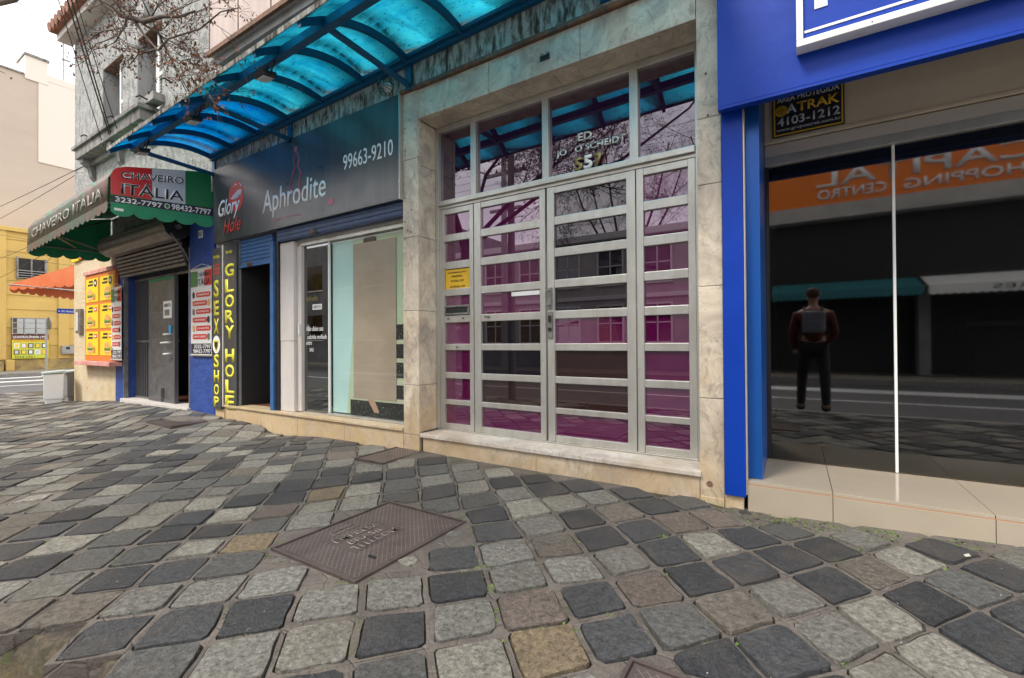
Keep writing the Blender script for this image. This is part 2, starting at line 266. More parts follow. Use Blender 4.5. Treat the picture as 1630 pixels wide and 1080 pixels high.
def dupe(root,off,label=None):
    def cp(o,par):
        c=o.copy(); C.objects.link(c); c.parent=par; LOC[c.name]=LOC.get(o.name,Vector())
        for ch in [k for k in bpy.data.objects if k.parent==o and k is not c]: cp(ch,c)
        return c
    c=cp(root,None); c.location=root.location+Vector(off); LOC[c.name]=Vector(c.location)
    if label: c['label']=label
    return c
def text(s,O,U,V,mat,parent,name='lettering',thick=.002,bold=0,shear=0,keep=False,lift=.001):
    """string fitted in the rectangle O + U + V, standing out along U x V"""
    cu=bpy.data.curves.new('t','FONT'); cu.body=s; cu.size=1; cu.offset=bold; cu.shear=shear; cu.resolution_u=3
    t=bpy.data.objects.new('t',cu); C.objects.link(t); dg=bpy.context.evaluated_depsgraph_get(); me=bpy.data.meshes.new_from_object(t.evaluated_get(dg))
    bpy.data.objects.remove(t); bpy.data.curves.remove(cu)
    U=Vector(U); V=Vector(V); O=Vector(O); n=U.cross(V).normalized(); L=LOC.get(parent.name,Vector()) if parent else Vector()
    xs=[v.co.x for v in me.vertices]; ys=[v.co.y for v in me.vertices]; x0,x1,y0,y1=min(xs),max(xs),min(ys),max(ys)
    bm=bmesh.new(); bm.from_mesh(me); bmesh.ops.remove_doubles(bm,verts=bm.verts,dist=1e-5)
    r=bmesh.ops.extrude_face_region(bm,geom=bm.faces[:]); 
    top=set(g for g in r['geom'] if isinstance(g,bmesh.types.BMVert))
    sx=1/(x1-x0); sy=1/(y1-y0)
    for v in bm.verts:
        a,b=(v.co.x-x0)*sx,(v.co.y-y0)*sy
        v.co=O+U*a+V*b+n*(lift+(thick if v in top else 0))-L
    bmesh.ops.recalc_face_normals(bm,faces=bm.faces); bm.to_mesh(me); bm.free(); me.name=name; me.materials.clear(); me.materials.append(mat)
    o=bpy.data.objects.new(name,me); C.objects.link(o); o.parent=parent; LOC[o.name]=L; return o
def ftext(s,x0,x1,z0,z1,y,mat,parent,**k): return text(s,(x0,y,z0),(x1-x0,0,0),(0,0,z1-z0),mat,parent,**k)
def scallop(P0,P1,down,n,depth=.06):
    """points of a scalloped strip hanging from P0-P1"""
    P0,P1,dn=Vector(P0),Vector(P1),Vector(down); pts=[P0,P1]
    for k in range(n*6,-1,-1):
        t=k/(n*6); a=abs(math.sin(math.pi*t*n)); pts.append(P0+(P1-P0)*t+dn+dn.normalized()*depth*(a**.6-1)*1.0)
    return pts
def sstrip(mb,P0,P1,down,n,depth,th):
    P0,P1,dn=Vector(P0),Vector(P1),Vector(down); th=Vector(th)
    for k in range(n):
        a=P0+(P1-P0)*(k/n); b=P0+(P1-P0)*((k+1)/n); pts=[a,b]
        for j in range(7,-1,-1): t=j/7; pts.append(a+(b-a)*t+dn+dn.normalized()*depth*(math.sin(math.pi*t)**.6-1))
        mb.prism(pts,th)
def rect(mb,O,U,V,a0,a1,b0,b1,th=.003,lift=.001):
    O,U,V=Vector(O),Vector(U),Vector(V); n=U.cross(V).normalized()
    mb.prism([O+U*a+V*b+n*lift for a,b in ((a0,b0),(a1,b0),(a1,b1),(a0,b1))],n*th); return mb
def disc(mb,c,U,V,ru,rv,a0=0,a1=2*math.pi,n=16,th=.002,lift=.001):
    U,V=Vector(U).normalized(),Vector(V).normalized(); nn=U.cross(V); c=Vector(c)
    mb.prism([c+U*ru*math.cos(a0+(a1-a0)*k/n)+V*rv*math.sin(a0+(a1-a0)*k/n)+nn*lift for k in range(n if a1-a0>6.28 else n+1)],nn*th); return mb
random.seed(7)

# ------------------------------------------------------------------ ground, roads, pavement
WP=[(-60,-.13),(-15.5,-.13),(-11.9,-.09),(-10.8,-.02),(-9.8,.05),(-9.4,.05),(-7.1,.09),(-6.5,.076),(-6.2,.06),(-5.4,.035),(-5.06,-.035),(-4.6,-.01),(-4.2,.02),(-3.05,.03),(-2.8,.045),(-1.66,.027),(-.49,.03),(-.24,.009),(.87,.052),(3,.08),(60,.1)]
def lut(x):
    for (a,u),(b,v) in zip(WP,WP[1:]):
        if x<=b: return u+(v-u)*(x-a)/(b-a)
    return WP[-1][1]
def sm(t): t=max(0,min(1,t)); return t*t*(3-2*t)
def gz(x,y):
    plain=-.095*sm((-8.3-x)/4)-.035*sm((-12-x)/3.5)
    z=plain+(lut(x)-plain)*sm((y-1.8)/1.1)
    if y<.2: z-=.02*min(1,(.2-y)/.7)
    z+=.007*mnoise.noise((x*1.1,y*1.1,.3))+.004*mnoise.noise((x*3,y*3,5))
    return z
# tree pit: a sunken square of soil, nearest corner at the lower left of the picture
PC=Vector((-1.84,.535)); pu=Vector((-.97,-.24)); pv=Vector((.24,-.97))
def inpit(x,y,g=0):
    d=Vector((x,y))-PC; a,b=d.dot(pu),d.dot(pv); return -g<a<1.15+g and -g<b<.85+g and y>-.42
def grid(xs,ys,fz,name,mat):
    nx,ny=len(xs),len(ys); v=[(x,y,fz(x,y)) for y in ys for x in xs]
    f=[(j*nx+i,j*nx+i+1,(j+1)*nx+i+1,(j+1)*nx+i) for j in range(ny-1) for i in range(nx-1)]
    me=bpy.data.meshes.new(name); me.from_pydata(v,[],f); me.materials.append(mat); me.shade_smooth(); o=bpy.data.objects.new(name,me); C.objects.link(o); LOC[o.name]=Vector(); return o
def spread(a,b,step): n=max(1,int(round((b-a)/step))); return [a+(b-a)*i/n for i in range(n)]
ground=struct(MB().box(-300,300,-300,300,-.6,-.30).build('ground',m_far))
xs=spread(-16,-6,.12)+spread(-6,1.6,.04)+spread(1.6,12,.4)+[12]; ys=spread(-.5,3.2,.04)+[3.2,3.9]
def side_z(x,y):
    z=gz(x,y)-.016+.003*mnoise.noise((x*9,y*9,2))
    if inpit(x,y): z-=.095+.02*mnoise.noise((x*7,y*7,1))
    return z
sidewalk=struct(grid(xs,ys,side_z,'sidewalk',m_crack))
struct(MB().box(-16,-11.92,3.9,30,-.29,-.135).build('side_pavement',m_far))
struct(MB().box(-300,300,-7.5,-.66,-.3,-.150).build('main_road',m_asph))
struct(MB().box(-24.2,-16.1,-.66,120,-.3,-.1505).build('cross_road',m_asph))
struct(MB().box(-27.6,-24.3,-.4,60,-.3,-.04).build('far_pavement',m_far))
struct(MB().box(-300,300,-9.6,-7.65,-.3,-.03).build('opposite_pavement',m_far))
k0=struct(MB().box(-16.1,12,-.64,-.60,-.3,-.04).build('kerb_foundation',m_kerb))
x=-15.9
while x<9:
    L_=random.uniform(.75,.95); MB().box(x,x+L_-.012,-.62,-.48,-.25,gz(x,-.45)+.004).build('kerbstone',m_kerb,k0,.012); x+=L_
x=-27
mb=MB(); mb.box(-60,20,-7.62,-7.5,-.28,-.02); struct(mb.build('opposite_kerb',m_kerb))
mb=MB(); mb.box(-24.3,-24.2,-.5,60,-.28,-.02); struct(mb.build('far_kerb',m_kerb))
def line(name,mat,x0,x1,y0,y1): return struct(MB().box(x0,x1,y0,y1,-.151,-.1445).build(name,mat))
line('yellow_kerb_line',m_yline,-15,30,-.84,-.76); line('lane_line',m_line,-15,40,-3.4,-3.3); line('bus_lane_line',m_line,-15,40,-5.9,-5.1)
line('crossing_line',m_line,-23.6,-23.15,-2,16); line('crossing_line',m_line,-21.3,-20.9,-2,16); line('crossing_edge_line',m_line,-19.0,-18.9,-2,16)

# iron covers in the pavement (rectangles, world metres)
COV=[(-2.155,-1.57,1.262,1.995),(-3.11,-2.80,2.53,3.0),(-6.75,-6.10,2.36,2.72),(-.435,.06,.95,1.395)]
def incover(x,y,g=.03): return any(a-g<x<b+g and c-g<y<d+g for a,b,c,d in COV)
PH=R(48); e1=Vector((math.cos(PH),math.sin(PH))); e2=Vector((math.cos(PH+R(88)),math.sin(PH+R(88)))); PT=.234
TONES=[((.050,.055,.063),20),((.078,.084,.093),18),((.125,.130,.128),13),((.25,.248,.228),21),((.335,.325,.285),17),((.20,.165,.145),5),((.27,.21,.135),.5),((.19,.17,.145),6)]
def tone():
    t=random.choices([a for a,_ in TONES],[w for _,w in TONES])[0]; g=random.uniform(.85,1.18); return tuple(c*g for c in t)
def latt(a,b):
    c=e1*(a*PT)+e2*(b*PT); f=math.floor
    h=lambda q:(math.sin(a*127.1+b*311.7+q)*43758.5453)%1-.5
    w=Vector((mnoise.noise((c.x*.6,c.y*.6,9)),mnoise.noise((c.x*.6,c.y*.6,19))))*.10
    return c+w+Vector((h(1),h(2)))*.018
stones=[]; joints=[]
for i in range(-90,60):
    for j in range(-60,90):
        K=[latt(i+.5,j+.5),latt(i-.5,j+.5),latt(i-.5,j-.5),latt(i+.5,j-.5)]; c=sum(K,Vector((0,0)))/4
        if not(-15.8<c.x<6 and -.40<c.y<3.02) or inpit(c.x,c.y): continue
        p=proj((c.x,c.y,gz(c.x,c.y)))
        cell=[];P=[]
        base=random.uniform(.835,.925)
        for k in range(4):
            q=K[k]; nx=K[(k+1)%4]; pv_=K[(k-1)%4]; rr_=random.uniform(.03,.12)
            # two points by each corner, one mid-edge point
            for lam,tgt in ((rr_,pv_),(rr_*random.uniform(.7,1.3),nx)):
                cc=q+(tgt-q)*lam; cell.append(q); P.append(c+(cc-c)*base*random.uniform(.975,1.02)*(1+.05*lam))
            for u_ in (.36,.64): m_=q+(nx-q)*u_; cell.append(m_); P.append(c+(m_-c)*base*random.uniform(.965,1.04))
        has=not(c.y>2.93 or (c.x>-.3 and c.y>2.88))
        if any(incover(q.x,q.y,.012) for q in P):
            if incover(c.x,c.y,.06): has=False
            else:
                P=[c+(q-c)*.5 if incover(q.x,q.y,.02) else q for q in P]
        if has and any(q.y>2.975 for q in P): P=[Vector((q.x,min(q.y,2.968))) for q in P]
        if random.random()<.012: P=[c+(q-c)*random.uniform(.6,.75) for q in P]
        joints.append((c,cell,P if has else None))
        size=0
        if p and -60<p[0]<1690 and p[1]<1160: size=1/p[2]**2
        if has: stones.append((size,c,P))
stones.sort(key=lambda s:-s[0])
def stone_geo(cw,P):
    n=len(P); tx,ty=random.gauss(0,.020),random.gauss(0,.020); h0=random.uniform(.001,.009); h=lambda q:gz(q.x,q.y)+h0+tx*(q.x-cw.x)+ty*(q.y-cw.y)
    V=[(q.x,q.y,gz(q.x,q.y)-.04) for q in P]; V+=[((cw+(q-cw)*.985).x,(cw+(q-cw)*.985).y,h(q)+random.uniform(-.0015,.0015)) for q in P]
    F=[(k,(k+1)%n,n+(k+1)%n,n+k) for k in range(n)]+[tuple(range(n,2*n))]
    return V,F
def stone_mesh(name,parts,parent):
    V=[];F=[];T=[]
    for (v,f,t) in parts: b=len(V); V+=v; F+=[tuple(b+k for k in q) for q in f]; T+=[t]*len(v)
    me=bpy.data.meshes.new(name); me.from_pydata(V,[],F); a=me.color_attributes.new('tone','FLOAT_COLOR','POINT')
    for k,t in enumerate(T): a.data[k].color=(*t,1)
    me.materials.append(m_stone); o=bpy.data.objects.new(name,me); C.objects.link(o); o.parent=parent; return o
# mortar between the stones: a ring per cell with a narrow open crack round the stone
V=[];F=[]
for (c,cell,P) in joints:
    b=len(V); n=16; lift=random.uniform(-.0030,.0010)
    if P:
        V+=[(q.x,q.y,gz(q.x,q.y)+lift*.3) for q in cell]
        for q in P:
            g=c+(q-c)*random.uniform(1.025,1.075) if random.random()<.9 else c+(q-c)*.98; V.append((g.x,g.y,gz(g.x,g.y)+lift))
        V+=[(V[b+n+k][0],V[b+n+k][1],V[b+n+k][2]-.02) for k in range(n)]
        for L_ in range(2):
            for k in range(n): F.append((b+L_*n+k,b+L_*n+(k+1)%n,b+(L_+1)*n+(k+1)%n,b+(L_+1)*n+k))
        if inpit(c.x,c.y,.22):
            b2_=len(V); V+=[(q.x+random.uniform(-.004,.004),q.y+random.uniform(-.004,.004),gz(q.x,q.y)-.13) for q in cell]
            for k in range(n): F.append((b+(k+1)%n,b+k,b2_+k,b2_+(k+1)%n))
    else:
        V+=[(q.x,q.y,gz(q.x,q.y)+lift*.3) for q in cell]; V.append((c.x,c.y,gz(c.x,c.y)))
        for k in range(n): F.append((b+k,b+(k+1)%n,b+n))
me=bpy.data.meshes.new('joint_mortar'); me.from_pydata(V,[],F); me.materials.append(m_mortar); jo=bpy.data.objects.new('joint_mortar',me); C.objects.link(jo); jo.parent=sidewalk; stuff(jo)
rest=[]
for k,(s_,cw,P) in enumerate(stones):
    v,f=stone_geo(cw,P); t=tone()
    if k<300 and s_>0: stone_mesh('paving_stone',[(v,f,t)],sidewalk)
    else: rest.append((v,f,t))
stuff(stone_mesh('paving_stones_beyond',rest,sidewalk))
# broken filler pieces where the pattern is patched
chips=[]
def chip(x,y,r,col):
    n=random.randint(5,7); P=[Vector((x,y))+Vector((math.cos(2*math.pi*k/n+random.uniform(-.25,.25)),math.sin(2*math.pi*k/n+random.uniform(-.25,.25))))*r*random.uniform(.75,1.15) for k in range(n)]
    return (*stone_geo(Vector((x,y)),P),col)
free=[c for c,cell,P in joints if P is None]
for c in free:
    if incover(c.x,c.y,-.02) or c.y>2.9: continue
    for _ in range(2):
        x,y=c.x+random.uniform(-.05,.05),c.y+random.uniform(-.05,.05); r_=random.uniform(.03,.05)
        if not incover(x,y,r_+.01) and all((Vector((x,y))-q).length>r_+.115 for _s,q,_p in stones[:600]): chips.append(chip(x,y,r_,tone()))
for q in chips: stone_mesh('filler_stone',[q],sidewalk)
# moss tufts, pebbles and scraps in the joints
mb=MB(); ml=MB()
for _ in range(900):
    if random.random()<.75: cx,cy=random.choice([(.15,2.93),(.35,2.94),(.0,2.93),(.6,2.93),(.25,2.6),(-.5,2.95),(-1.6,2.95),(-2.4,2.95),(-2.18,1.2),(-1.5,2.0),(-1.55,1.25),(.3,2.8),(-.1,2.85),(-1.1,1.6),(-.8,1.4),(-.3,1.75),(-.45,2.3),(.1,1.9),(-5.3,2.9),(-6.4,2.9)]); cx+=random.gauss(0,.10); cy+=random.gauss(0,.06)
    else: cx,cy=random.uniform(-4,.6),random.uniform(.7,2.9)
    if cy>2.95 or incover(cx,cy,.01) or any((Vector((cx,cy))-q).length<.108 for _s,q,_p in stones[:500]): continue
    z=gz(cx,cy)-.004
    for _k in range(random.randint(3,8)):
        a=random.uniform(0,6.28); r=random.uniform(.003,.010); p=Vector((cx+random.gauss(0,.014),cy+random.gauss(0,.014),z)); u=Vector((math.cos(a),math.sin(a),.4))*r; w=Vector((-math.sin(a),math.cos(a),random.uniform(.2,.9)))*r
        mb.face([p,p+u,p+u+w,p+w])
for _ in range(110):
    cx,cy=random.uniform(-5,.9),random.uniform(.6,2.95)
    if incover(cx,cy,.0): continue
    z=gz(cx,cy)+.004; r=random.uniform(.0012,.0032); ml.lathe((cx,cy,z),[(r,0),(r*.8,r*.8)],5)
stuff(mb.build('moss_tufts',m_moss,sidewalk)); stuff(ml.build('grit',m_litter,sidewalk))
for (x,y,c) in ((.30,1.72,m_litter),(.33,1.70,m_orange),(.62,2.72,m_litter)):
    tag(MB().prism([(x,y,gz(x,y)+.012),(x+.018,y+.006,gz(x,y)+.016),(x+.014,y+.022,gz(x,y)+.02),(x-.004,y+.014,gz(x,y)+.014)],(0,0,.002)).build('litter_scrap',c),{0.30:'small pale scrap of litter lying on a near paving joint',.33:'tiny orange scrap of litter beside the pale one',.62:'pale crumpled scrap lying by the cream tiled step'}[x],'litter')
# soil in the pit: clods
mb=MB()
for _ in range(260):
    a,b=random.uniform(.02,1.1),random.uniform(.02,.8); q=PC+pu*a+pv*b
    if q.y<-.4: continue
    r=random.uniform(.006,.03); mb.lathe((q.x,q.y,gz(q.x,q.y)-.103),[(r,0),(r*1.1,r*.3),(r*.6,r*.7)],6)
pitc=[PC,PC+pu*1.15,PC+pu*1.15+pv*.85,PC+pv*.85]
o=MB().prism([(q.x,max(q.y,-.45),gz(q.x,q.y)-.12) for q in pitc][::-1],(0,0,.028)).build('pit_soil',m_soil,sidewalk); stuff(mb.build('soil_clods',m_soil,sidewalk))
for k in range(0):
    q=PC+pu*(.02+k*.235)+pv*.0; w=pu*.21; h=gz(q.x,q.y); t=pv*.05
    MB().prism([(q.x,q.y,h-.11),(q.x+w.x,q.y+w.y,h-.11),(q.x+w.x+t.x,q.y+w.y+t.y,h-.11),(q.x+t.x,q.y+t.y,h-.11)],(0,0,.07)).build('pit_edge_stone',m_kerb,sidewalk,.012)

def cover(i,label,ribs,txt=True):
    a,b,c,d=COV[i]; zc=[gz(x,y) for x,y in ((a,c),(b,c),(b,d),(a,d))]; z=min(max(zc)+.004,sum(zc)/4+.008)
    t=thing('manhole_cover',label,'manhole cover',((a+b)/2,(c+d)/2,z),None)
    f=MB()
    for q in ((a-.012,b+.012,c-.012,c),(a-.012,b+.012,d,d+.012),(a-.012,a,c,d),(b,b+.012,c,d)): f.box(*q,z-.05,z+.006)
    f.build('frame',m_cast,t,.002); B('plate',m_cast,t,a+.004,b-.004,c+.004,d-.004,z-.04,z,.002)
    n=int((d-c)/.021); m=int((b-a)/.021); mb=MB(); x0,x1,y0,y1=a+.02,b-.02,c+.02,d-.02
    S_=.0215
    if ribs:
        def clip(px,py,dx,dy):
            ts=[-9,9]
            for p_,d_,lo,hi in ((px,dx,x0,x1),(py,dy,y0,y1)):
                t0,t1=sorted(((lo-p_)/d_,(hi-p_)/d_)); ts=[max(ts[0],t0),min(ts[1],t1)]
            return ts
        Lp=(x1-x0)+(y1-y0); k=0; cx,cy=(a+b)/2,(c+d)/2
        for dx,dy in ((.7071,.7071),(.7071,-.7071)):
            u=-Lp/2
            while u<Lp/2:
                px,py=cx-dy*u,cy+dx*u; t0,t1=clip(px,py,dx,dy)
                if t1-t0>.015:
                    mb.tube([(px+dx*t0,py+dy*t0,z),(px+dx*t1,py+dy*t1,z)],.0026 if dy<0 else .0013,4)
                u+=S_
        stuff(mb.build('raised_ribs',m_castl,t))
    return t,z
t,z=cover(0,'large ribbed rectangular iron utility cover set among the paving stones','x')
B('lettering_plate',m_cast,t,-1.985,-1.775,1.43,1.75,z,z+.0025,.001)
for s,xx,y0,y1 in (('EMPRESA',-1.93,1.45,1.73),('BRASIL',-1.86,1.48,1.70),('TELECOM',-1.79,1.45,1.73)):
    text(s,(xx,y0,z+.0025),(0,y1-y0,0),(-.05,0,0),m_castl,t,thick=.002,bold=.01)
mb=MB(); 
for q in ((-2.07,-2.064,1.50,1.66),(-2.03,-2.024,1.50,1.66),(-2.064,-2.03,1.50,1.506),(-2.064,-2.03,1.654,1.66)): mb.box(*q,z,z+.006)
mb.build('lifting_slot',m_castl,t); B('lifting_hole',m_black,t,-1.70,-1.655,1.44,1.455,z,z+.0045)
cover(1,'small ribbed iron cover in front of the left marble pilaster','x'); 
t,z=cover(2,'flat dark metal cover near the blue wall of the locksmith','')
cover(3,'ribbed iron cover at the bottom edge of the photo','x')

# ------------------------------------------------------------------ marble entrance building (557) with adult shop
D=2.988
b2=thing('marble_entrance_building','marble clad building with door 557 and the black signed adult shop','building',(-3.4,D,0))
def slab(n,x0,x1,y0,y1,z0,z1,m=None,bev=.004): return B(n,m or m_marble,b2,x0+.0015,x1-.0015,y0,y1,z0+.0015,z1-.0015,bev)
# left pilaster, front faces and reveal
zs=[-.05,.175,.62,1.29,1.955,2.66,3.27]
for a,b in zip(zs,zs[1:]): slab('marble_slab',-3.035,-2.842,D+random.uniform(-.0015,.0015),D+.04,a,b)
zs=[.20,.62,1.29,1.955,2.60,3.0]
for a,b in zip(zs,zs[1:]): slab('marble_slab',-2.875,-2.843+random.uniform(0,.001),D+.042,3.30,a,b)
zs=[-.05,.03,.65,1.335,1.96,2.37,3.27,4.3]
for a,b in zip(zs[1:],zs[2:]): slab('marble_slab',-.506,-.366,D+random.uniform(-.0015,.0015),D+.04,a,b)
slab('marble_slab',-.506,-.366,D-.006,D+.04,-.06,.05,m_step); slab('pillar_foot_slab',-.3655,-.262,D-.01,D+.05,-.06,.086,m_step)
xs_=[-2.842,-2.07,-1.28,-.506]
for a,b in zip(xs_,xs_[1:]): slab('lintel_slab',a,b,D+random.uniform(-.002,.002),D+.04,3.0,3.262)
xs_=[-2.842,-1.52,-.506]
for a,b in zip(xs_,xs_[1:]): slab('soffit_slab',a,b,D+.042,3.30,3.0,3.03)
B('wall_core',m_stucco_in,b2,-3.03,-2.88,D+.045,8,-.2,4.5); B('wall_core',m_stucco_in,b2,-.500,-.37,D+.045,8,-.2,4.5); B('wall_core',m_stucco_in,b2,-6.44,-.505,3.31,8,3.035,4.55)
B('wall_core',m_stucco_in,b2,-6.44,-3.03,D+.01,3.31,2.32,3.6); B('wall_core',m_stucco_in,b2,-2.878,-.506,D+.045,3.31,3.035,4.55)
# sill of the entrance
for a,b in ((-2.80,-1.66),(-1.66,-.506)):
    slab('sill_slab',a-.02*(a<-2.5),b+.012*(b>-.6),D-.022,3.25,.165,.20,m_marble2,.005); slab('plinth_slab',a,b,D,D+.04,-.06,.165,m_marble)
B('sill_core',m_stucco_in,b2,-2.83,-.51,D+.042,3.6,-.1,.163)
# moulding band above lintel and sign
B('moulding',m_frieze,b2,-6.445,-2.95,D-.012,D+.3,3.275,3.60,.006); B('moulding',m_frieze,b2,-2.948,-.37,D-.012,D+.3,3.30,3.62,.006); B('rusty_lip',m_rust,b2,-3.04,-.37,D-.03,D+.1,3.264,3.298,.006)
B('wire_box',m_black,b2,-1.60,-1.52,D-.006,D+.01,3.095,3.135,.003); mb=MB(); mb.tube([(-1.59,D-.008,3.14),(-1.57,D-.03,3.13),(-1.55,D-.02,3.10),(-1.53,D-.03,3.12),(-1.52,D-.008,3.14)],.003,5); mb.build('loose_wire',m_cable,b2)
for (x,z) in ((-.45,2.64),(-.44,2.38),(-3.0,2.95),(-3.0,2.75),(-3.0,2.1),(-2.97,2.02),(-3.0,1.95),(-2.93,2.0),(-3.0,2.32),(-2.92,2.2)): MB().lathe((x,D-.004,z),[(.007,0),(.005,.004)],8,'y').build('fixing_hole',m_black,b2)
MB().lathe((-.45,D-.004,.13),[(.018,0),(.012,.004)],8,'y').build('chip',m_rust,b2)
# body of the upper floor: dusty pink cladding and glazed strip
B('upper_wall',m_pinkwall,b2,-6.40,-.37,2.90,8,4.72,11,.01); B('rusty_edge',m_rust,b2,-6.41,-.37,2.86,2.90,4.70,4.76,.004); B('soffit',m_stucco_in,b2,-6.40,-.37,2.95,3.3,4.62,4.72)
for k in range(9): B('cladding_joint',m_rust,b2,-6.40+k*.7,-6.385+k*.7,2.894,2.90,4.76,8)
B('column',m_offw,b2,-6.42,-6.28,2.96,3.3,3.60,4.62,.01)
for k in range(8):
    x=-6.2+k*.72; w=B('window',m_dark,b2,x+.04,x+.68,3.16,3.2,3.68,4.58); MB().box(x+.05,x+.67,3.13,3.14,3.7,4.56).build('pane',m_doorglass,w)
    f=MB(); f.box(x,x+.04,3.08,3.2,3.62,4.62); f.box(x+.04,x+.70,3.08,3.2,3.62,3.68); f.box(x+.04,x+.70,3.08,3.2,4.57,4.62); f.build('frame',m_rust,w)
# --- door unit 557
t=thing('entrance_door_557','aluminium framed purple glass double door under number 557','door',(-1.68,3.245,.19))
G=3.245
fr=MB(); fr.box(-2.84,-2.802,G-.03,G+.05,.202,2.998); fr.box(-.555,-.507,G-.03,G+.05,.202,2.998); fr.box(-2.802,-.555,G-.03,G+.05,2.945,2.998)
fr.box(-2.802,-.555,G-.045,G+.05,2.262,2.305); fr.box(-2.802,-.555,G-.02,G+.05,2.235,2.262); fr.box(-2.802,-.555,G-.028,G+.05,.2,.212)
fr.build('outer_frame',m_alu,t,.003)
for a,b in ((-2.429,-2.371),(-1.711,-1.654),(-.999,-.939)): B('transom_post',m_alu,t,a,b,G-.03,G+.05,2.306,2.944,.003)
ROW=[(2.181,1.994),(1.928,1.743),(1.675,1.492),(1.428,1.246),(1.183,.988),(.931,.728),(.673,.479),(.434,.261)]
for a,b in ((-2.80,-2.43),(-2.37,-1.712),(-1.653,-1.0),(-.938,-.556)): B('transom_pane',m_purple_tr,t,a,b,G+.006,G+.012,2.306,2.944)
def leaf(x0,p0,p1,x1,mats):
    l=MB(); l.box(x0,p0,G-.02,G+.03,.214,2.232); l.box(p1,x1,G-.02,G+.03,.214,2.232); zz=[2.232]+[v for r in ROW for v in r]+[.214]
    l=l.build('door_leaf',m_alu,t,.004)
    for k in range(0,len(zz),2): MB().box(p0,p1,G-.016,G+.028,zz[k+1],zz[k]).build('rail',m_alu,l,.004)
    for k,(hi,lo) in enumerate(ROW): MB().box(p0-.004,p1+.004,G+.004+random.uniform(0,.002),G+.012,lo-.004,hi+.004).build('pane',mats[k],l)
    return l
p=m_purple; k_=m_black_gl; br=m_brown_gl
l1=leaf(-2.80,-2.747,-2.456,-2.412,[p,p,p,m_purple_lt,m_purple_lt,p,p,p]); l2=leaf(-2.404,-2.332,-1.744,-1.694,[p,p,p,p,k_,k_,br,p]); l3=leaf(-1.676,-1.614,-1.03,-.965,[k_,k_,k_,k_,p,br,br,p]); l4=leaf(-.957,-.907,-.606,-.557,[p]*8)
MB().box(-2.744,-2.459,G-.003,G+.002,1.478,1.670).build('notice_plate',m_gold,l1)
mb=MB()
ftext('NUMERAÇÃO',-2.71,-2.50,1.632,1.650,G-.003,m_txtblk,l1); ftext('PREDIAL',-2.67,-2.54,1.598,1.615,G-.003,m_txtblk,l1); ftext('ATUAL: 557',-2.68,-2.53,1.555,1.573,G-.003,m_txtblk,l1); ftext('ANTIGO: 159',-2.69,-2.52,1.502,1.520,G-.003,m_txtblk,l1)
mb=MB(); mb.box(-2.745,-2.458,G-.028,G-.008,1.252,1.268); mb.box(-2.745,-2.458,G-.028,G-.008,1.322,1.338); mb.box(-2.745,-2.728,G-.028,G-.008,1.268,1.322); mb.box(-2.475,-2.458,G-.028,G-.008,1.268,1.322); mb.build('letter_slot_frame',m_aludark,l1,.002)
MB().box(-2.728,-2.475,G-.020,G-.008,1.268,1.322).build('letter_slot',m_black,l1)
for (x,z,l) in ((-2.70,1.22,l1),(-2.53,1.22,l1),(-2.60,.96,l1),(-2.28,1.225,l2),(-2.25,1.22,l2)): MB().lathe((x,G-.020,z),[(.010,0),(.010,-.008),(.006,-.016)],8,'y').build('bolt',m_aludark,l)
# lock hardware
MB().box(-1.672,-1.632,G-.034,G-.02,1.262,1.435).build('lock_plate',m_aludark,l3,.003); MB().tube([(-1.652,G-.034,1.29),(-1.652,G-.07,1.29),(-1.652,G-.075,1.40),(-1.652,G-.034,1.41)],.008,8).build('pull_handle',m_aludark,l3)
MB().box(-1.672,-1.628,G-.034,G-.02,1.03,1.24).build('lock_case',m_aludark,l3,.003); MB().lathe((-1.65,G-.034,1.10),[(.016,0),(.014,-.012)],12,'y').build('lock_cylinder',m_black,l3); MB().box(-1.66,-1.64,G-.045,G-.034,1.16,1.21).build('latch',m_black,l3,.002)
MB().box(-2.02,-1.752,G-.012,G+.002,1.386,1.420).build('clear_sticker',m_white,l2)
l=thing('building_name_letters','raised steel lettering ED. JO O SCHEIDT on the transom glass','lettering',(-1.32,G,2.45))
ftext('ED.',-1.405,-1.27,2.54,2.60,G-.012,m_txtchrome,l,thick=.010,bold=.02); 
text('JO   O SCHEIDT',(-1.59,G-.012,2.445),(.56,0,0),(0,0,.064),m_txtchrome,l,thick=.010,bold=.02)
l=thing('number_557','house number 557 of two bronze and one white digit above the door','house number',(-1.32,G,2.31))
ftext('5',-1.435,-1.365,2.312,2.415,G-.012,m_txtgold,l,name='digit',thick=.018,bold=.035); ftext('5',-1.355,-1.285,2.312,2.415,G-.012,m_txtwht,l,name='digit',thick=.018,bold=.035); ftext('7',-1.275,-1.205,2.312,2.415,G-.012,m_txtgold,l,name='digit',thick=.018,bold=.035)

# --- adult shop front
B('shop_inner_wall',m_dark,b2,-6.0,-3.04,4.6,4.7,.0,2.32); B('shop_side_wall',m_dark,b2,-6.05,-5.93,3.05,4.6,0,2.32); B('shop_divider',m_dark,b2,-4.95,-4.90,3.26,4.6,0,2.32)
B('inner_floor',m_darkred,b2,-5.93,-4.95,3.12,4.6,.10,.225); B('door_frame_inside',m_trous,b2,-5.62,-5.58,3.7,3.76,.22,2.3)
B('end_pillar',m_stucco_in,b2,-6.44,-5.93,D+.012,3.05,0,2.32)
xs_=[-6.2,-5.45,-4.66,-3.86,-3.037]
for k,(a,b) in enumerate(zip(xs_,xs_[1:])): slab('step_tread',a,b,D-.02,3.16,.195,.228,m_step,.006); slab('step_riser',a,b,D,D+.04,-.12,.195,m_step)
slab('pillar_base',-6.445,-6.215,D-.004,D+.04,-.02,.165,m_step)
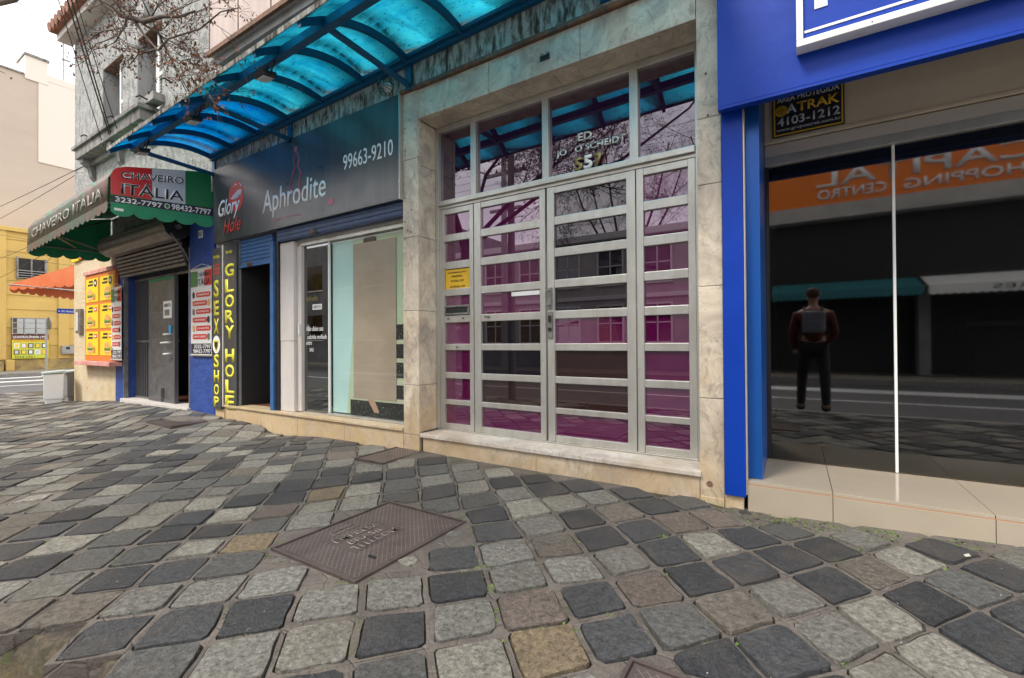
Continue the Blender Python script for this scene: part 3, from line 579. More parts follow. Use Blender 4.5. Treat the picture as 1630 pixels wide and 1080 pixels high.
B('step_core',m_stucco_in,b2,-6.2,-3.04,D+.042,3.2,-.1,.19); B('inner_step',m_white,b2,-4.93,-3.04,3.161,4.6,.0,.225)
B('jamb_panel',m_offw,b2,-5.062,-4.80,3.04,3.10,1.032,2.16,.003); B('jamb_panel',m_offw,b2,-5.062,-4.80,3.042,3.10,.229,1.028,.003)
B('shutter_guide',m_blueslat,b2,-5.19,-5.125,2.99,3.10,.229,2.19,.004); B('guide_shadow_gap',m_black,b2,-5.123,-5.066,3.02,3.10,.229,2.19)
sh=B('shutter_box',m_navy,b2,-5.06,-3.04,3.0,3.12,2.17,2.318)
for k in range(3): MB().box(-5.055,-3.042,2.994,3.0,2.18+k*.045,2.215+k*.045).build('slat',m_navy,sh,.003)
sh=B('doorway_shutter',m_blueslat,b2,-5.885,-5.19,3.03,3.05,1.975,2.30)
for k in range(7): MB().box(-5.883,-5.192,3.018,3.03,1.98+k*.046,2.02+k*.046).build('slat',m_blueslat,sh,.006)
MB().box(-5.885,-5.19,3.0,3.03,1.945,1.978).build('bottom_bar',m_blueslat,sh,.004)
for x,z in ((-5.62,1.97),(-4.35,2.19)): MB().lathe((x,2.985,z),[(.028,.02),(.03,0),(.02,-.03)],10,'y').build('rusty_lock',m_rust,sh)
# window: aluminium track, glass door, display pane
wn=thing('shop_window','shop window with dark glass door and pale green life size poster','window',(-4.0,3.12,.23))
B('top_track',m_alu,wn,-4.95,-3.042,3.09,3.19,2.10,2.14,.003); B('top_track',m_alu,wn,-4.95,-3.042,3.075,3.19,2.142,2.172,.003)
B('bottom_track',m_alu,wn,-4.28,-3.042,3.09,3.18,.229,.250,.003); B('door_track',m_alu,wn,-4.78,-4.281,3.10,3.18,.226,.236,.002)
B('side_frame',m_offw,wn,-4.80,-4.72,3.08,3.16,.236,2.10,.004)
gd=B('glass_door',m_doorglass,wn,-4.718,-4.27,3.118,3.126,.237,2.10); MB().box(-4.745,-4.725,3.055,3.08,1.10,1.22).build('handle',m_white,gd,.004)
MB().box(-4.282,-4.265,3.108,3.132,.252,2.10).build('edge_profile',m_white,gd,.002)
B('display_pane',m_clear,wn,-4.262,-3.045,3.125,3.131,.252,2.098)
text('Aphrodite',(-4.69,3.117,1.46),(.22,0,0),(0,0,.075),m_txtgold,gd,shear=.2,thick=.001); MB().box(-4.56,-4.40,3.113,3.117,1.375,1.435).build('opening_plate',m_white,gd); ftext('ABERTO',-4.545,-4.415,1.388,1.422,3.113,m_txtblk,gd,thick=.001)
text('Não deixe sua',(-4.68,3.117,1.14),(.30,0,0),(0,0,.055),m_txtwht,gd,shear=.3,thick=.001); text('calcinha molhada',(-4.66,3.117,1.05),(.34,0,0),(0,0,.05),m_txtwht,gd,shear=.3,thick=.001); text('entre',(-4.68,3.117,.985),(.10,0,0),(0,0,.04),m_txtwht,gd,shear=.3,thick=.001); text('SAU',(-4.62,3.117,.91),(.07,0,0),(0,0,.04),m_txtwht,gd,thick=.001)
ps=thing('window_poster','life size printed poster of a standing figure on stairs behind the display glass','poster',(-3.65,3.15,.26))
y=3.15; B('print_sheet',m_posterbg,ps,-4.255,-3.05,y,y+.004,.262,2.09)
MB().prism([(-4.255,y-.001,.262),(-4.02,y-.001,.262),(-3.95,y-.001,.9),(-3.88,y-.001,1.5),(-3.93,y-.001,2.09),(-4.255,y-.001,2.09)],(0,-.001,0)).build('curtain_print',m_postercy,ps)
for k,(x0,z0) in enumerate(((-3.97,.262),(-3.90,.44),(-3.66,.66),(-3.4,.84),(-3.30,1.0))):
    MB().box(x0,-3.052,y-.003-.0005*k,y-.001,z0,z0+(.15 if k<4 else .18)).build('stair_riser_print',m_stair,ps); MB().box(x0-.02,-3.052,y-.0055,y-.001,z0+.15,z0+.19).build('stair_tread_print',m_stairc,ps) if k<4 else 0
disc(MB(),(-3.66,y-.004,2.03),(1,0,0),(0,0,1),.10,.08,n=14).build('hair_print',m_hair,ps)
MB().box(-3.91,-3.285,y-.010,y-.007,.43,2.03).build('figure_panel_print',m_taupe,ps)
MB().prism([(-3.70,y-.008,.43),(-3.60,y-.008,.43),(-3.53,y-.008,.31),(-3.55,y-.008,.285),(-3.60,y-.008,.30)],(0,-.001,0)).build('foot_print',m_skin,ps)
MB().prism([(-3.60,y-.010,.30),(-3.50,y-.010,.30),(-3.49,y-.010,.272),(-3.60,y-.010,.285)],(0,-.001,0)).build('shoe_print',m_black,ps)
# --- long black sign
sg=thing('black_shop_sign','long black printed sign with red lips logo over the adult shop','sign',(-4.7,2.95,2.31))
B('sign_panel',m_signblk,sg,-6.41,-3.04,2.955,2.985,2.315,3.268,.003)
B('edge_frame',m_alu,sg,-3.039,-3.028,2.945,2.985,2.305,3.27,.002); B('bottom_frame',m_signblk,sg,-6.41,-3.04,2.948,2.985,2.305,2.3145,.001)
y=2.955
def P2(px,py): # sign picture helper: u 0..1 along, v 0..1 up
    return (-6.41+3.37*px,y,2.315+.953*py)
lp=MB(); 
for (cx,rx,rz) in ((-5.86,.175,.19),): disc(lp,(cx,y,2.83),(1,0,-.0),(0,0,1),rx,rz,n=22)
lp.build('lips_logo',m_txtred,sg); MB().prism([(-5.99,y-.004,2.815),(-5.93,y-.004,2.85),(-5.80,y-.004,2.90),(-5.72,y-.004,2.895),(-5.74,y-.004,2.83),(-5.80,y-.004,2.805),(-5.92,y-.004,2.80)],(0,-.002,0)).build('teeth',m_lgrey,sg)
MB().prism([(-5.84,y-.0065,2.80),(-5.76,y-.0065,2.83),(-5.74,y-.0065,2.86),(-5.76,y-.0065,2.82)],(0,-.001,0)).build('lip_line',m_black,sg)
MB().prism([(-5.93,y-.0045,2.95),(-5.86,y-.0045,2.985),(-5.82,y-.0045,2.97),(-5.86,y-.0045,2.97)],(0,-.001,0)).build('lip_shine',m_txtwht,sg); MB().prism([(-5.80,y-.0045,2.985),(-5.74,y-.0045,2.96),(-5.72,y-.0045,2.92),(-5.76,y-.0045,2.96)],(0,-.001,0)).build('lip_shine',m_txtwht,sg)
text('Glory',(-6.28,y-.005,2.565),(.52,0,0),(0,0,.27),m_txtwht,sg,shear=.35,bold=.012); text('Hole',(-6.16,y-.005,2.40),(.42,0,.0),(0,0,.18),m_txtred,sg,shear=.35,bold=.006)
text('Aphrodite',(-5.27,y,2.44),(1.17,0,.0),(0,0,.34),m_txtwht,sg,shear=.06,bold=.004); text('sex shop',(-5.05,y,2.39),(.52,0,0),(0,0,.035),m_txtpink,sg)
text('99663-9210',(-3.82,y,2.73),(.70,0,0),(0,0,.15),m_txtwht,sg); 
mb=MB(); mb.tube([(-4.62,y-.003,3.08),(-4.66,y-.003,3.0),(-4.63,y-.003,2.93),(-4.68,y-.003,2.84),(-4.73,y-.003,2.74),(-4.69,y-.003,2.66)],.007,4); mb.tube([(-4.60,y-.003,3.10),(-4.55,y-.003,3.0),(-4.58,y-.003,2.93),(-4.52,y-.003,2.86),(-4.56,y-.003,2.74),(-4.52,y-.003,2.62)],.007,4); mb.build('line_drawing',m_txtpink,sg)
mb=MB(); mb.lathe((-4.62,y-.004,3.13),[(.03,0),(.03,.003)],12,'y'); mb.build('line_drawing_head',m_txtpink,sg)
disc(MB(),(-4.02,y,2.45),(1,0,0),(0,0,1),.05,.04,n=12).build('small_lips',m_txtpink,sg)
B('fixing_bolt',m_alu,sg,-3.035,-3.022,2.938,2.95,2.45,2.465)
# --- vertical signs
def vsign(name,label,x0,x1,z0,z1,letters,yy):
    s=thing(name,label,'sign',((x0+x1)/2,yy,z0)); B('board',m_signblk,s,x0,x1,yy,yy+.03,z0,z1,.003)
    return s
v1=vsign('vertical_sign','narrow dark vertical sign reading 555 SEX SHOP in yellow letters',-6.44,-6.235,.168,2.24,None,2.95)
w=(-6.415,-6.262)
ftext('Sex Style',-6.41,-6.26,2.10,2.15,2.95,m_txtyel,v1); ftext('555',w[0],w[1],1.90,2.03,2.95,m_txtred,v1)
for ch,z0 in (('S',1.585),('E',1.34),('X',1.09),('S',.655),('H',.455),('O',.255-.0),('P',.18)): pass
for ch,z0,z1 in (('S',1.60,1.83),('E',1.37,1.56),('X',1.13,1.33),('S',.69,.87),('H',.505,.665),('O',.34,.485),('P',.19,.325)): ftext(ch,w[0]+.012,w[1]-.012,z0,z1,2.95,m_txtyel,v1,name='letter',bold=.03)
disc(MB(),(-6.338,2.95,.995),(1,0,0),(0,0,1),.095,.115,n=24).build('round_badge',m_txtwht,v1); MB().prism([(-6.40,2.947,1.05),(-6.276,2.947,1.05),(-6.285,2.947,.97),(-6.338,2.947,.90),(-6.39,2.947,.97)],(0,-.002,0)).build('badge_shield',m_txtyel,v1); MB().prism([(-6.38,2.944,1.03),(-6.296,2.944,1.03),(-6.30,2.944,.98),(-6.338,2.944,.925),(-6.376,2.944,.98)],(0,-.002,0)).build('badge_centre',m_black,v1)
v2=vsign('vertical_sign','wider dark vertical sign reading GLORY HOLE in yellow letters',-6.205,-5.905,.232,2.285,None,2.975)
B('edge_trim',m_offw,v2,-6.232,-6.208,2.965,3.0,.20,2.27)
zt=2.02
for k,ch in enumerate('GLORY HOLE'):
    h=.17
    if ch!=' ': ftext(ch,-6.17,-5.95,zt-h,zt,2.975,m_txtyel,v2,name='letter',bold=.03)
    zt-=.196 if ch!=' ' else .10
ftext('Sex Style',-6.15,-5.99,2.14,2.19,2.975,m_txtyel,v2)

# --- canopy of blue polycarbonate
cn=thing('blue_canopy','curved blue polycarbonate canopy on a steel frame above the shop sign','canopy',(-3.4,2.96,3.4))
zc=lambda x:3.44+.027*(x+6.42)
def prof(t): return .2586*t-.498*t*t
CX0,CX1=-6.47,-.42
ribs=[-6.44,-5.936,-5.340,-4.736,-4.116,-3.500,-2.924,-2.30,-1.70,-1.08,-.46]
for a,b in zip(ribs,ribs[1:]):
    v=[];f=[];n=12
    for k in range(n+1):
        t=1.075*k/n
        for x in (a+.002,b-.002):
            for dz in (.024,.030): v.append((x,2.965-t,zc(x)+prof(t)+dz))
    for k in range(n):
        i=k*4; f+=[(i,i+4,i+6,i+2),(i+1,i+3,i+7,i+5),(i,i+1,i+5,i+4),(i+2,i+6,i+7,i+3)]
    f+=[(0,2,3,1),(n*4,n*4+1,n*4+3,n*4+2)]
    mb=MB(); mb.v=v; mb.f=f; mb.build('sheet',m_poly2 if a<-4.8 else m_poly,cn,0,True)
for x in ribs:
    mb=MB(); W_=.016; n=12; i0=0
    for k in range(n+1):
        t=(.85 if False else 1.06)*k/n; z=zc(x)+prof(t)
        for xx,dz in ((x-W_,-.035),(x+W_,-.035),(x+W_,.022),(x-W_,.022)): mb.v.append((xx,2.96-t,z+dz))
    for k in range(n):
        for j in range(4): a0=k*4+j; a1=k*4+(j+1)%4; mb.f.append((a0,a1,a1+4,a0+4))
    mb.f+=[(3,2,1,0),(n*4,n*4+1,n*4+2,n*4+3)]; mb.build('rib',m_canblue,cn)
def beam(n,y0,y1,dz0,dz1,x0=CX0,x1=CX1,m=None):
    MB().prism([(x0,y0,zc(x0)+dz0),(x0,y1,zc(x0)+dz0),(x0,y1,zc(x0)+dz1),(x0,y0,zc(x0)+dz1)],(x1-x0,0,zc(x1)-zc(x0))).build(n,m or m_canblue,cn,.003)
beam('outer_beam',2.085,2.145,-.215,-.145+.0); beam('wall_beam',2.930,2.974,-.045,.02); beam('drip_edge',1.885,1.892,-.285,-.245,m=m_frieze); beam('wall_flashing',2.90,2.928,-.012,.018)
for x in (-6.43,-4.736,-2.924,-1.08):
    B('wall_bracket',m_canblue,cn,x-.035,x+.035,2.955,2.974,zc(x)-.26,zc(x)-.048,.002)
    MB().tube([(x,2.13,zc(x)-.19),(x,2.95,zc(x)-.22)],.026,8).build('brace',m_canblue,cn)
    for dz in (-.09,-.2): MB().lathe((x+.024,2.955,zc(x)+dz),[(.006,0),(.006,-.006)],6,'y').build('bolt',m_aludark,cn)
def spot(x,lab,tilt):
    s=thing('spotlight',lab,'lamp',(x,2.115,zc(x)-.215),'spotlights under the blue canopy')
    z=zc(x)-.215; mb=MB(); mb.tube([(x-.05,2.115,z),(x-.055,2.08,z-.09)],.006,5); mb.tube([(x+.05,2.115,z),(x+.055,2.08,z-.09)],.006,5); mb.build('bracket',m_black,s)
    MB().prism([(x-.075,2.12,z-.085),(x-.075,2.0,z-.115),(x-.06,2.02,z-.15),(x-.06,2.11,z-.135)],(.15,0,0)).build('housing',m_black,s,.008)
    MB().prism([(x-.055,2.108,z-.136),(x-.055,2.022,z-.151),(x-.055,2.024,z-.156),(x-.055,2.108,z-.141)],(.11,0,0)).build('lens',m_lgrey,s)
    MB().tube([(x+.05,2.09,z-.08),(x+.09,2.08,z-.05),(x+.07,2.1,z-.0)],.004,5).build('cord',m_cable,s)
spot(-3.64,'black spotlight nearest the door end of the blue canopy beam',0); spot(-4.87,'black spotlight in the middle of the blue canopy beam',0); spot(-6.05,'black spotlight at the far left end of the canopy beam',0)
# caged lamp
cg=thing('caged_lamp','old lamp in a round wire cage on the stained moulding','lamp',(-3.17,2.9,3.36)); mb=MB(); cx,cy,cz=-3.17,2.93,3.36
for k in range(9):
    w=math.pi*k/9; mb.tube([(cx+.085*math.cos(a)*math.cos(w),cy-.10*math.sin(a)*.9,cz+.085*math.cos(a)*math.sin(w)) for a in [math.pi*j/8 for j in range(9)]],.0022,4)
for r,yy in ((.085,2.93),(.07,2.88),(.045,2.85)): mb.tube([(cx+r*math.cos(a),yy,cz+r*math.sin(a)) for a in [2*math.pi*j/14 for j in range(15)]],.0022,4)
mb.build('cage',m_black,cg); MB().lathe((cx,2.965,cz),[(.04,0),(.045,-.03),(.02,-.06)],12,'y').build('lamp_base',m_white,cg)
MB().lathe((cx,2.905,cz),[(.02,0),(.03,-.02),(.025,-.04),(.01,-.05)],12,'y').build('bulb',m_lgrey,cg)

# ------------------------------------------------------------------ corner building with locksmith shop
b1=thing('corner_building','grey stucco corner building with shuttered windows above the locksmith','building',(-9,D,0))
x0,x1=-11.9,-6.46
def wall(n,m,a,b,y0,y1,c,d,bev=0): return B(n,m,b1,a,b,y0,y1,c,d,bev)
WZ0,WZ1=4.55,5.9
wins=[(-10.43,-9.53),(-8.93,-8.02)]
segs=[(x0,-10.43),(-9.53,-8.93),(-8.02,x1)]
for a,b in segs: wall('upper_wall',m_stucco,a,b,D,8,WZ0,WZ1)
wall('upper_wall',m_stucco,x0,x1,D,8,2.62,WZ0); wall('upper_wall',m_stucco,x0,x1,D,8,WZ1,7.0)
wall('eave_board',m_offw,x0-.15,-9.9,D-.22,D,6.88,7.0)
for (a,b) in wins:
    wall('recess_wall',m_stucco_in,a,b,3.32,3.4,WZ0,WZ1); rv=wall('reveal',m_stucco_in,a+.001,a+.012,D+.002,3.32,WZ0+.001,WZ1-.001); wall('soffit',m_rust,a+.013,b-.002,D+.003,3.32,WZ1-.012,WZ1-.001)
    w=wall('window',m_dark,a+.12,b-.05,3.28,3.318,WZ0+.05,WZ1-.04)
    f=MB(); f.box(a+.10,a+.16,3.20,3.29,WZ0+.02,WZ1-.03); f.box(b-.08,b-.03,3.20,3.29,WZ0+.02,WZ1-.03); f.build('frame',m_white,w,.004)
    sh=MB(); sx0,sx1=b-.36,b-.012; sh.box(sx0,sx0+.05,3.06,3.10,WZ0+.02,WZ1-.03); sh.box(sx1-.05,sx1,3.06,3.10,WZ0+.02,WZ1-.03)
    for zz in (WZ0+.02,WZ0+.62,WZ1-.08): sh.box(sx0+.05,sx1-.05,3.06,3.10,zz,zz+.05)
    sh=sh.build('shutter',m_white,b1,.003); n=int((WZ1-WZ0-.1)/.048)
    for k in range(n):
        z=WZ0+.075+k*.048
        MB().prism([(sx0+.05,3.062,z),(sx0+.05,3.066,z+.006),(sx0+.05,3.098,z+.036),(sx0+.05,3.094,z+.030)],(sx1-sx0-.1,0,0)).build('slat',m_white,sh)
# roof tiles at the corner
rf=wall('roof',m_rtile,x0-.15,-8.6,D-.3,8,7.0,7.04)
for k in range(10): MB().tube([(x0-.12+k*.2,D-.34,7.07),(x0-.12+k*.2,D+.6,7.25)],.09,8).build('roof_tile',m_rtile,rf)
for k in range(5): MB().tube([(x0-.2,D-.3+k*.3,7.12),(x0-.2,D-.02+k*.3,7.14)],.10,8).build('roof_tile',m_rtile,rf)
wall('drain_funnel',m_stucco_in,-8.5,-8.32,2.86,D,6.0,6.22,.02); 
# balcony ledge
lg=MB(); lg.box(-10.98,-8.18,2.76,D,4.34,4.50); lg.box(-11.04,-8.12,2.72,D,4.50,4.56); lg.build('ledge',m_ledge,b1,.008)
wall('ledge_sill',m_ledge,-8.98,-7.93,2.84,D,4.60,4.72,.008); wall('ledge_soffit',m_ledge,-10.9,-6.6,2.92,D,4.24,4.34,.01)
for x in (-10.9,-9.6,-8.35): mb=MB(); mb.prism([(x,2.99,4.33),(x,2.80,4.33),(x,2.80,4.27),(x,2.90,4.20),(x,2.93,4.05),(x,2.99,3.98)],(.14,0,0)); mb.build('corbel',m_ledge,b1,.006)
wall('lower_fascia',m_stucco,-9.6,x1,D-.03,D,3.0,3.98,.01)
for x in (-10.3,-9.1,-8.0,-7.2): mb=MB(); mb.tube([(x,2.80,4.58),(x,2.70,4.60),(x,2.66,4.56)],.012,6); mb.build('iron_hook',m_cable,b1)
# ground floor
for a,b in ((-11.9,-9.815),): wall('cream_wall',m_cream,a,b,D-.012,D+.3,-.2,2.60,.01)
wall('lower_wall',m_stucco,-11.89,-9.82,D+.01,D+.3,2.61,2.62); wall('blue_wall',m_bluewall,-9.812,-9.47,D-.008,D+.165,-.2,2.62,.006); wall('blue_wall',m_bluewall,-7.14,-6.462,D-.008,D+.5,-.2,3.4,.006)
wall('blue_reveal',m_bluewall,-9.60,-9.468,D+.166,3.55,-.1,2.62); wall('blue_reveal',m_bluewall,-9.9,-9.2,3.551,3.6,-.1,2.62)
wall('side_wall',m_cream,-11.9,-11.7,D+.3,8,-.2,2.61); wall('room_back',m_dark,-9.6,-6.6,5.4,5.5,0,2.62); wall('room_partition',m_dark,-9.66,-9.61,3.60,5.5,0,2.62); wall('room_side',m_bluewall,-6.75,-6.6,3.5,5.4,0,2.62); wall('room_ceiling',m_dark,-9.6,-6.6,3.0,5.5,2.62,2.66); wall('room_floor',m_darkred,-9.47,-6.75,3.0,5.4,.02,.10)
th=wall('threshold',m_offw,-9.50,-7.12,D-.05,D+.28,.03,.115,.006); wall('door_jamb',m_aludark,-7.17,-7.14,D-.012,D+.05,.115,2.35,.003); wall('door_jamb',m_aludark,-9.475,-9.45,D-.012,D+.05,.115,2.45,.003)
wall('number_plate',m_white,-6.86,-6.76,D-.02,D-.009,2.44,2.54,.003); ftext('563',-6.85,-6.77,2.46,2.52,D-.02,m_txtblk,b1)
B('room_stool_shelf',m_orange,b1,-8.0,-7.3,4.3,4.34,.5,.54); 
st=thing('wooden_stand','orange wooden stand seen through the locksmith doorway','furniture',(-7.75,3.9,.1))
for (a,b,c,d) in ((-7.95,3.9,.10,1.0),(-7.55,3.9,.10,1.0),(-7.95,4.2,.10,1.0),(-7.55,4.2,.10,1.0)): B('leg',m_orange,st,a,a+.04,b,b+.04,c,d)
for z in (.35,.65,.97): B('shelf',m_orange,st,-7.96,-7.5,3.89,4.25,z,z+.03)
# grille
GY=3.14
gr=thing('security_grille','black vertical bar grille closing the locksmith doorway','grille',(-8.5,GY,.1))
for k in range(28):
    x=-9.43+k*.084
    if x>-7.19: break
    B('bar',m_bar,gr,x-.010,x+.010,GY-.01,GY+.012,.12 if x<-8.76 else 2.09,2.55)
B('cross_bar',m_aludark,gr,-9.45,-7.16,GY-.025,GY+.025,2.05,2.085,.003); B('cross_bar',m_aludark,gr,-9.45,-7.9,GY-.025,GY+.025,1.035,1.07,.003); B('cross_bar',m_aludark,gr,-9.45,-7.9,GY-.02,GY+.025,.12,.145,.003)
dr=thing('steel_door','dented grey steel door leaf with white handle in the grille','door',(-8.3,GY,.05))
DY=GY-.03
B('leaf',m_steel,dr,-8.75,-7.88,DY-.035,DY,.118,2.035,.006); B('top_strip',m_greenfab,dr,-8.745,-7.885,DY-.041,DY-.0355,1.99,2.03); B('edge_profile',m_bar,dr,-7.878,-7.83,DY-.045,DY+.01,.118,2.04,.004)
for z in (.68,1.08,1.50): MB().tube([(-8.70+.088*k,DY-.037,z+random.uniform(-.008,.008)) for k in range(10)],.004,4).build('weld_seam',m_aludark,dr)
B('bottom_gap',m_black,dr,-8.30,-8.20,DY-.042,DY-.034,.12,.33); B('kick_plate',m_bar,dr,-8.745,-7.885,DY-.040,DY-.0355,.12,.17)
B('paper_notice',m_white,dr,-8.21,-7.93,DY-.042,DY-.0355,1.40,1.66); ftext('ABERTO',-8.18,-7.96,1.57,1.62,DY-.042,m_txtblk,dr); MB().box(-8.16,-8.0,DY-.045,DY-.0425,1.44,1.53).build('notice_box',m_aludark,dr)
B('blue_tag',m_tagblue,dr,-8.0,-7.93,DY-.055,DY-.036,1.16,1.29,.01)
for z in (.86,1.03,1.155):
    h=MB(); h.tube([(-7.93,DY-.035,z),(-7.93,DY-.10,z),(-8.14 if z==1.03 else -8.05,DY-.10,z-.005)],.014,8); h.build('handle',m_white,dr,0,True)
# rolled shutter drum
ds=thing('rolled_shutter','rolled up corrugated steel shutter drum over the locksmith door','shutter',(-8.2,2.8,2.5))
cy,cz,R_=2.83,2.60,.165; n=40; mb=MB()
for k in range(n): 
    w=2*math.pi*k/n; r=R_*(1+.045*math.cos(5*w*2)); 
    mb.v+=[(-9.55,cy+r*math.cos(w),cz+r*math.sin(w)),(-7.12,cy+r*math.cos(w),cz+r*math.sin(w))]
mb.f=[(2*k,2*k+1,(2*k+3)%(2*n),(2*k+2)%(2*n)) for k in range(n)]; mb.f+=[tuple(range(0,2*n,2))]; mb.build('drum',m_shutter,ds,0,True)
MB().lathe((-7.125,cy,cz),[(R_*.96,0),(R_*.96,-.01)],24,'x').build('drum_end',m_black,ds); MB().lathe((-7.118,cy,cz),[(.035,0),(.03,.04)],12,'x').build('axle',m_aludark,ds)
for k in range(6): MB().prism([(-9.5,2.90+.012*k,2.43-.055*k),(-9.5,2.875+.012*k,2.41-.055*k),(-9.5,2.885+.012*k,2.385-.055*k),(-9.5,2.915+.012*k,2.378-.055*k)],(2.3,0,0)).build('slat',m_shutter,ds,.004)
for x in (-9.52,-7.15): MB().tube([(x,D,2.72),(x,2.83,2.60)],.018,6).build('bracket',m_bar,ds)
MB().tube([(-7.13,2.75,2.5),(-7.13,2.9,2.3),(-7.15,2.98,2.15)],.014,6).build('tie_bar',m_bar,ds)

# --- green awning
aw=thing('green_awning','green scalloped awning with CHAVEIRO ITÁLIA side panel over the locksmith door','awning',(-8,2.6,2.7))
O=Vector((-6.70,1.989,0)); U=Vector((.212,.999,0)); n_=U.cross(Vector((0,0,1))).normalized()
zb=lambda t:2.655+.028*t; zt_=lambda t:3.075+.19*t
def SP(t,z,l=0): return O+U*t+Vector((0,0,z))+n_*l
def side(mb,t0,t1,f0,f1,l,th=.003):
    """f0,f1: fractions of panel height"""
    h=lambda t,f:zb(t)+(zt_(t)-zb(t))*f
    mb.prism([SP(t0,h(t0,f0),l),SP(t1,h(t1,f0),l),SP(t1,h(t1,f1),l),SP(t0,h(t0,f1),l)],n_*th); return mb
h=lambda t,f:zb(t)+(zt_(t)-zb(t))*f
mb=MB(); mb.prism([SP(0,h(0,0)),SP(1,h(1,0)),SP(1,h(1,1)),SP(.14,h(.14,1)),SP(.06,h(.06,.96)),SP(.02,h(.02,.88)),SP(0,h(0,.72))],-n_*.012); mb.build('side_frame',m_greenfab,aw)
mb=MB(); mb.prism([SP(.0,h(0,.22),.001),SP(.37,h(.37,.2),.001),SP(.37,h(.37,.995),.001),SP(.14,h(.14,.99),.001),SP(.06,h(.06,.95),.001),SP(.02,h(.02,.87),.001),SP(.0,h(0,.72),.001)],n_*.003); mb.build('red_field',m_red,aw)
side(MB(),.372,.698,.195,.985,.001).build('white_field',m_lgrey,aw); side(MB(),.70,.995,.18,.985,.001).build('green_field',m_green,aw); side(MB(),0,.995,.0,.19,.001).build('number_band',m_txtblk,aw)
def stext(s,t0,t1,f0,f1,mat,**k):
    a=SP(t0,h(t0,f0),.0045); text(s,a,SP(t1,h(t1,f0),.0045)-a,Vector((0,0,h(t0,f1)-h(t0,f0))),mat,aw,**k)
stext('CHAVEIRO',.09,.68,.67,.86,m_txtwht,bold=.045,thick=.0005); stext('CHAVEIRO',.09,.68,.67,.86,m_txtblk,lift=.002,bold=.0)
stext('ITÁLIA',.09,.68,.26,.62,m_txtwht,bold=.04,thick=.0005); stext('ITÁLIA',.09,.68,.26,.62,m_txtblk,lift=.002,bold=.005)
stext('3232-7797',.04,.47,.02,.165,m_txtwht,bold=.02); stext('98432-7797',.56,.97,.02,.165,m_txtwht,bold=.02)
c_=SP(.515,h(.515,.09),.0045); disc(MB(),c_,U,(0,0,1),.028,.032,n=14).build('phone_badge',m_txtwht,aw); disc(MB(),c_+n_*.003,U,(0,0,1),.021,.025,n=14).build('phone_badge',m_green,aw)
mb=MB(); sstrip(mb,SP(0,zb(0)-.002),SP(1,zb(1)-.002),(0,0,-.155),5,.05,n_*.006); mb.build('side_valance',m_greenfab,aw)
mb=MB(); side(mb,.03,.11,-.22,-.15,.008); mb.build('maker_label',m_white,aw)
# roof cloth and front
fx0,fx1=-10.0,-6.71
def fz(x,a,b): return b+(a-b)*(x-fx0)/(fx1-fx0)     # a at right, b at left
v=[];f=[];n=20;rows=[(2.975,3.26,3.18),(2.5,3.19,3.07),(2.12,3.10,2.95),(2.03,3.04,2.90),(1.992,2.93,2.80)]
mb=MB()
for (yy,zr,zl) in rows:
    for k in range(n+1): x=fx0+(fx1-fx0)*k/n; mb.v.append((x,yy,fz(x,zr,zl)+.012*math.sin(k*1.7)*(yy<2.9)))
for j in range(len(rows)-1):
    for k in range(n): a=j*(n+1)+k; mb.f.append((a,a+1,a+n+2,a+n+1))
o=mb.build('roof_cloth',m_greenfab,aw,0,True); md=o.modifiers.new('thickness','SOLIDIFY'); md.thickness=.004
mb=MB()
for (yy,zr,zl) in ((2.03,3.045,2.905),(1.975,2.93,2.80),(1.965,2.66,2.53)):
    for k in range(n+1): x=fx0+(fx1-fx0)*k/n; mb.v.append((x,yy-.006*math.sin(k*2.3),fz(x,zr,zl)))
for j in range(2):
    for k in range(n): a=j*(n+1)+k; mb.f.append((a,a+1,a+n+2,a+n+1))
o=mb.build('front_panel',m_oldplastic,aw,0,True); md=o.modifiers.new('thickness','SOLIDIFY'); md.thickness=.004
mb=MB(); sstrip(mb,(fx0,1.962,2.528),(fx1,1.962,2.658),(0,0,-.12),18,.04,(0,.005,0)); mb.build('front_valance',m_oldplastic,aw)
text('CHAVEIRO ITÁLIA',(-9.7,1.955,2.60),(2.85,0,.11),(0,0,.17),m_fadetxt,aw,bold=.01)
mb=MB(); sstrip(mb,(fx0,1.975,2.52),(fx0,2.97,2.56),(0,0,-.14),5,.05,(-.005,0,0)); mb.build('side_valance',m_greenfab,aw)
MB().prism([(fx0,1.975,2.52),(fx0,2.97,2.56),(fx0,2.97,3.17),(fx0,2.12,2.93),(fx0,1.99,2.78)],(.006,0,0)).build('end_cloth',m_greenfab,aw)
fr=MB()
for a,b in (((fx0+.02,2.0,2.55),(fx1,2.0,2.67)),((fx0+.02,2.0,2.55),(fx0+.02,2.95,2.57)),((-6.73,2.0,2.67),(-6.53,2.95,2.70)),((fx0+.03,2.95,2.57),(-9.0,2.0,2.60)),((-9.9,2.5,2.58),(-9.0,2.0,2.6)),((-9.0,2.0,2.6),(-9.6,2.95,3.1)),((-7.3,2.0,2.65),(-6.9,2.95,3.15))): fr.tube([a,b],.012,6)
fr.build('tube_frame',m_aludark,aw)

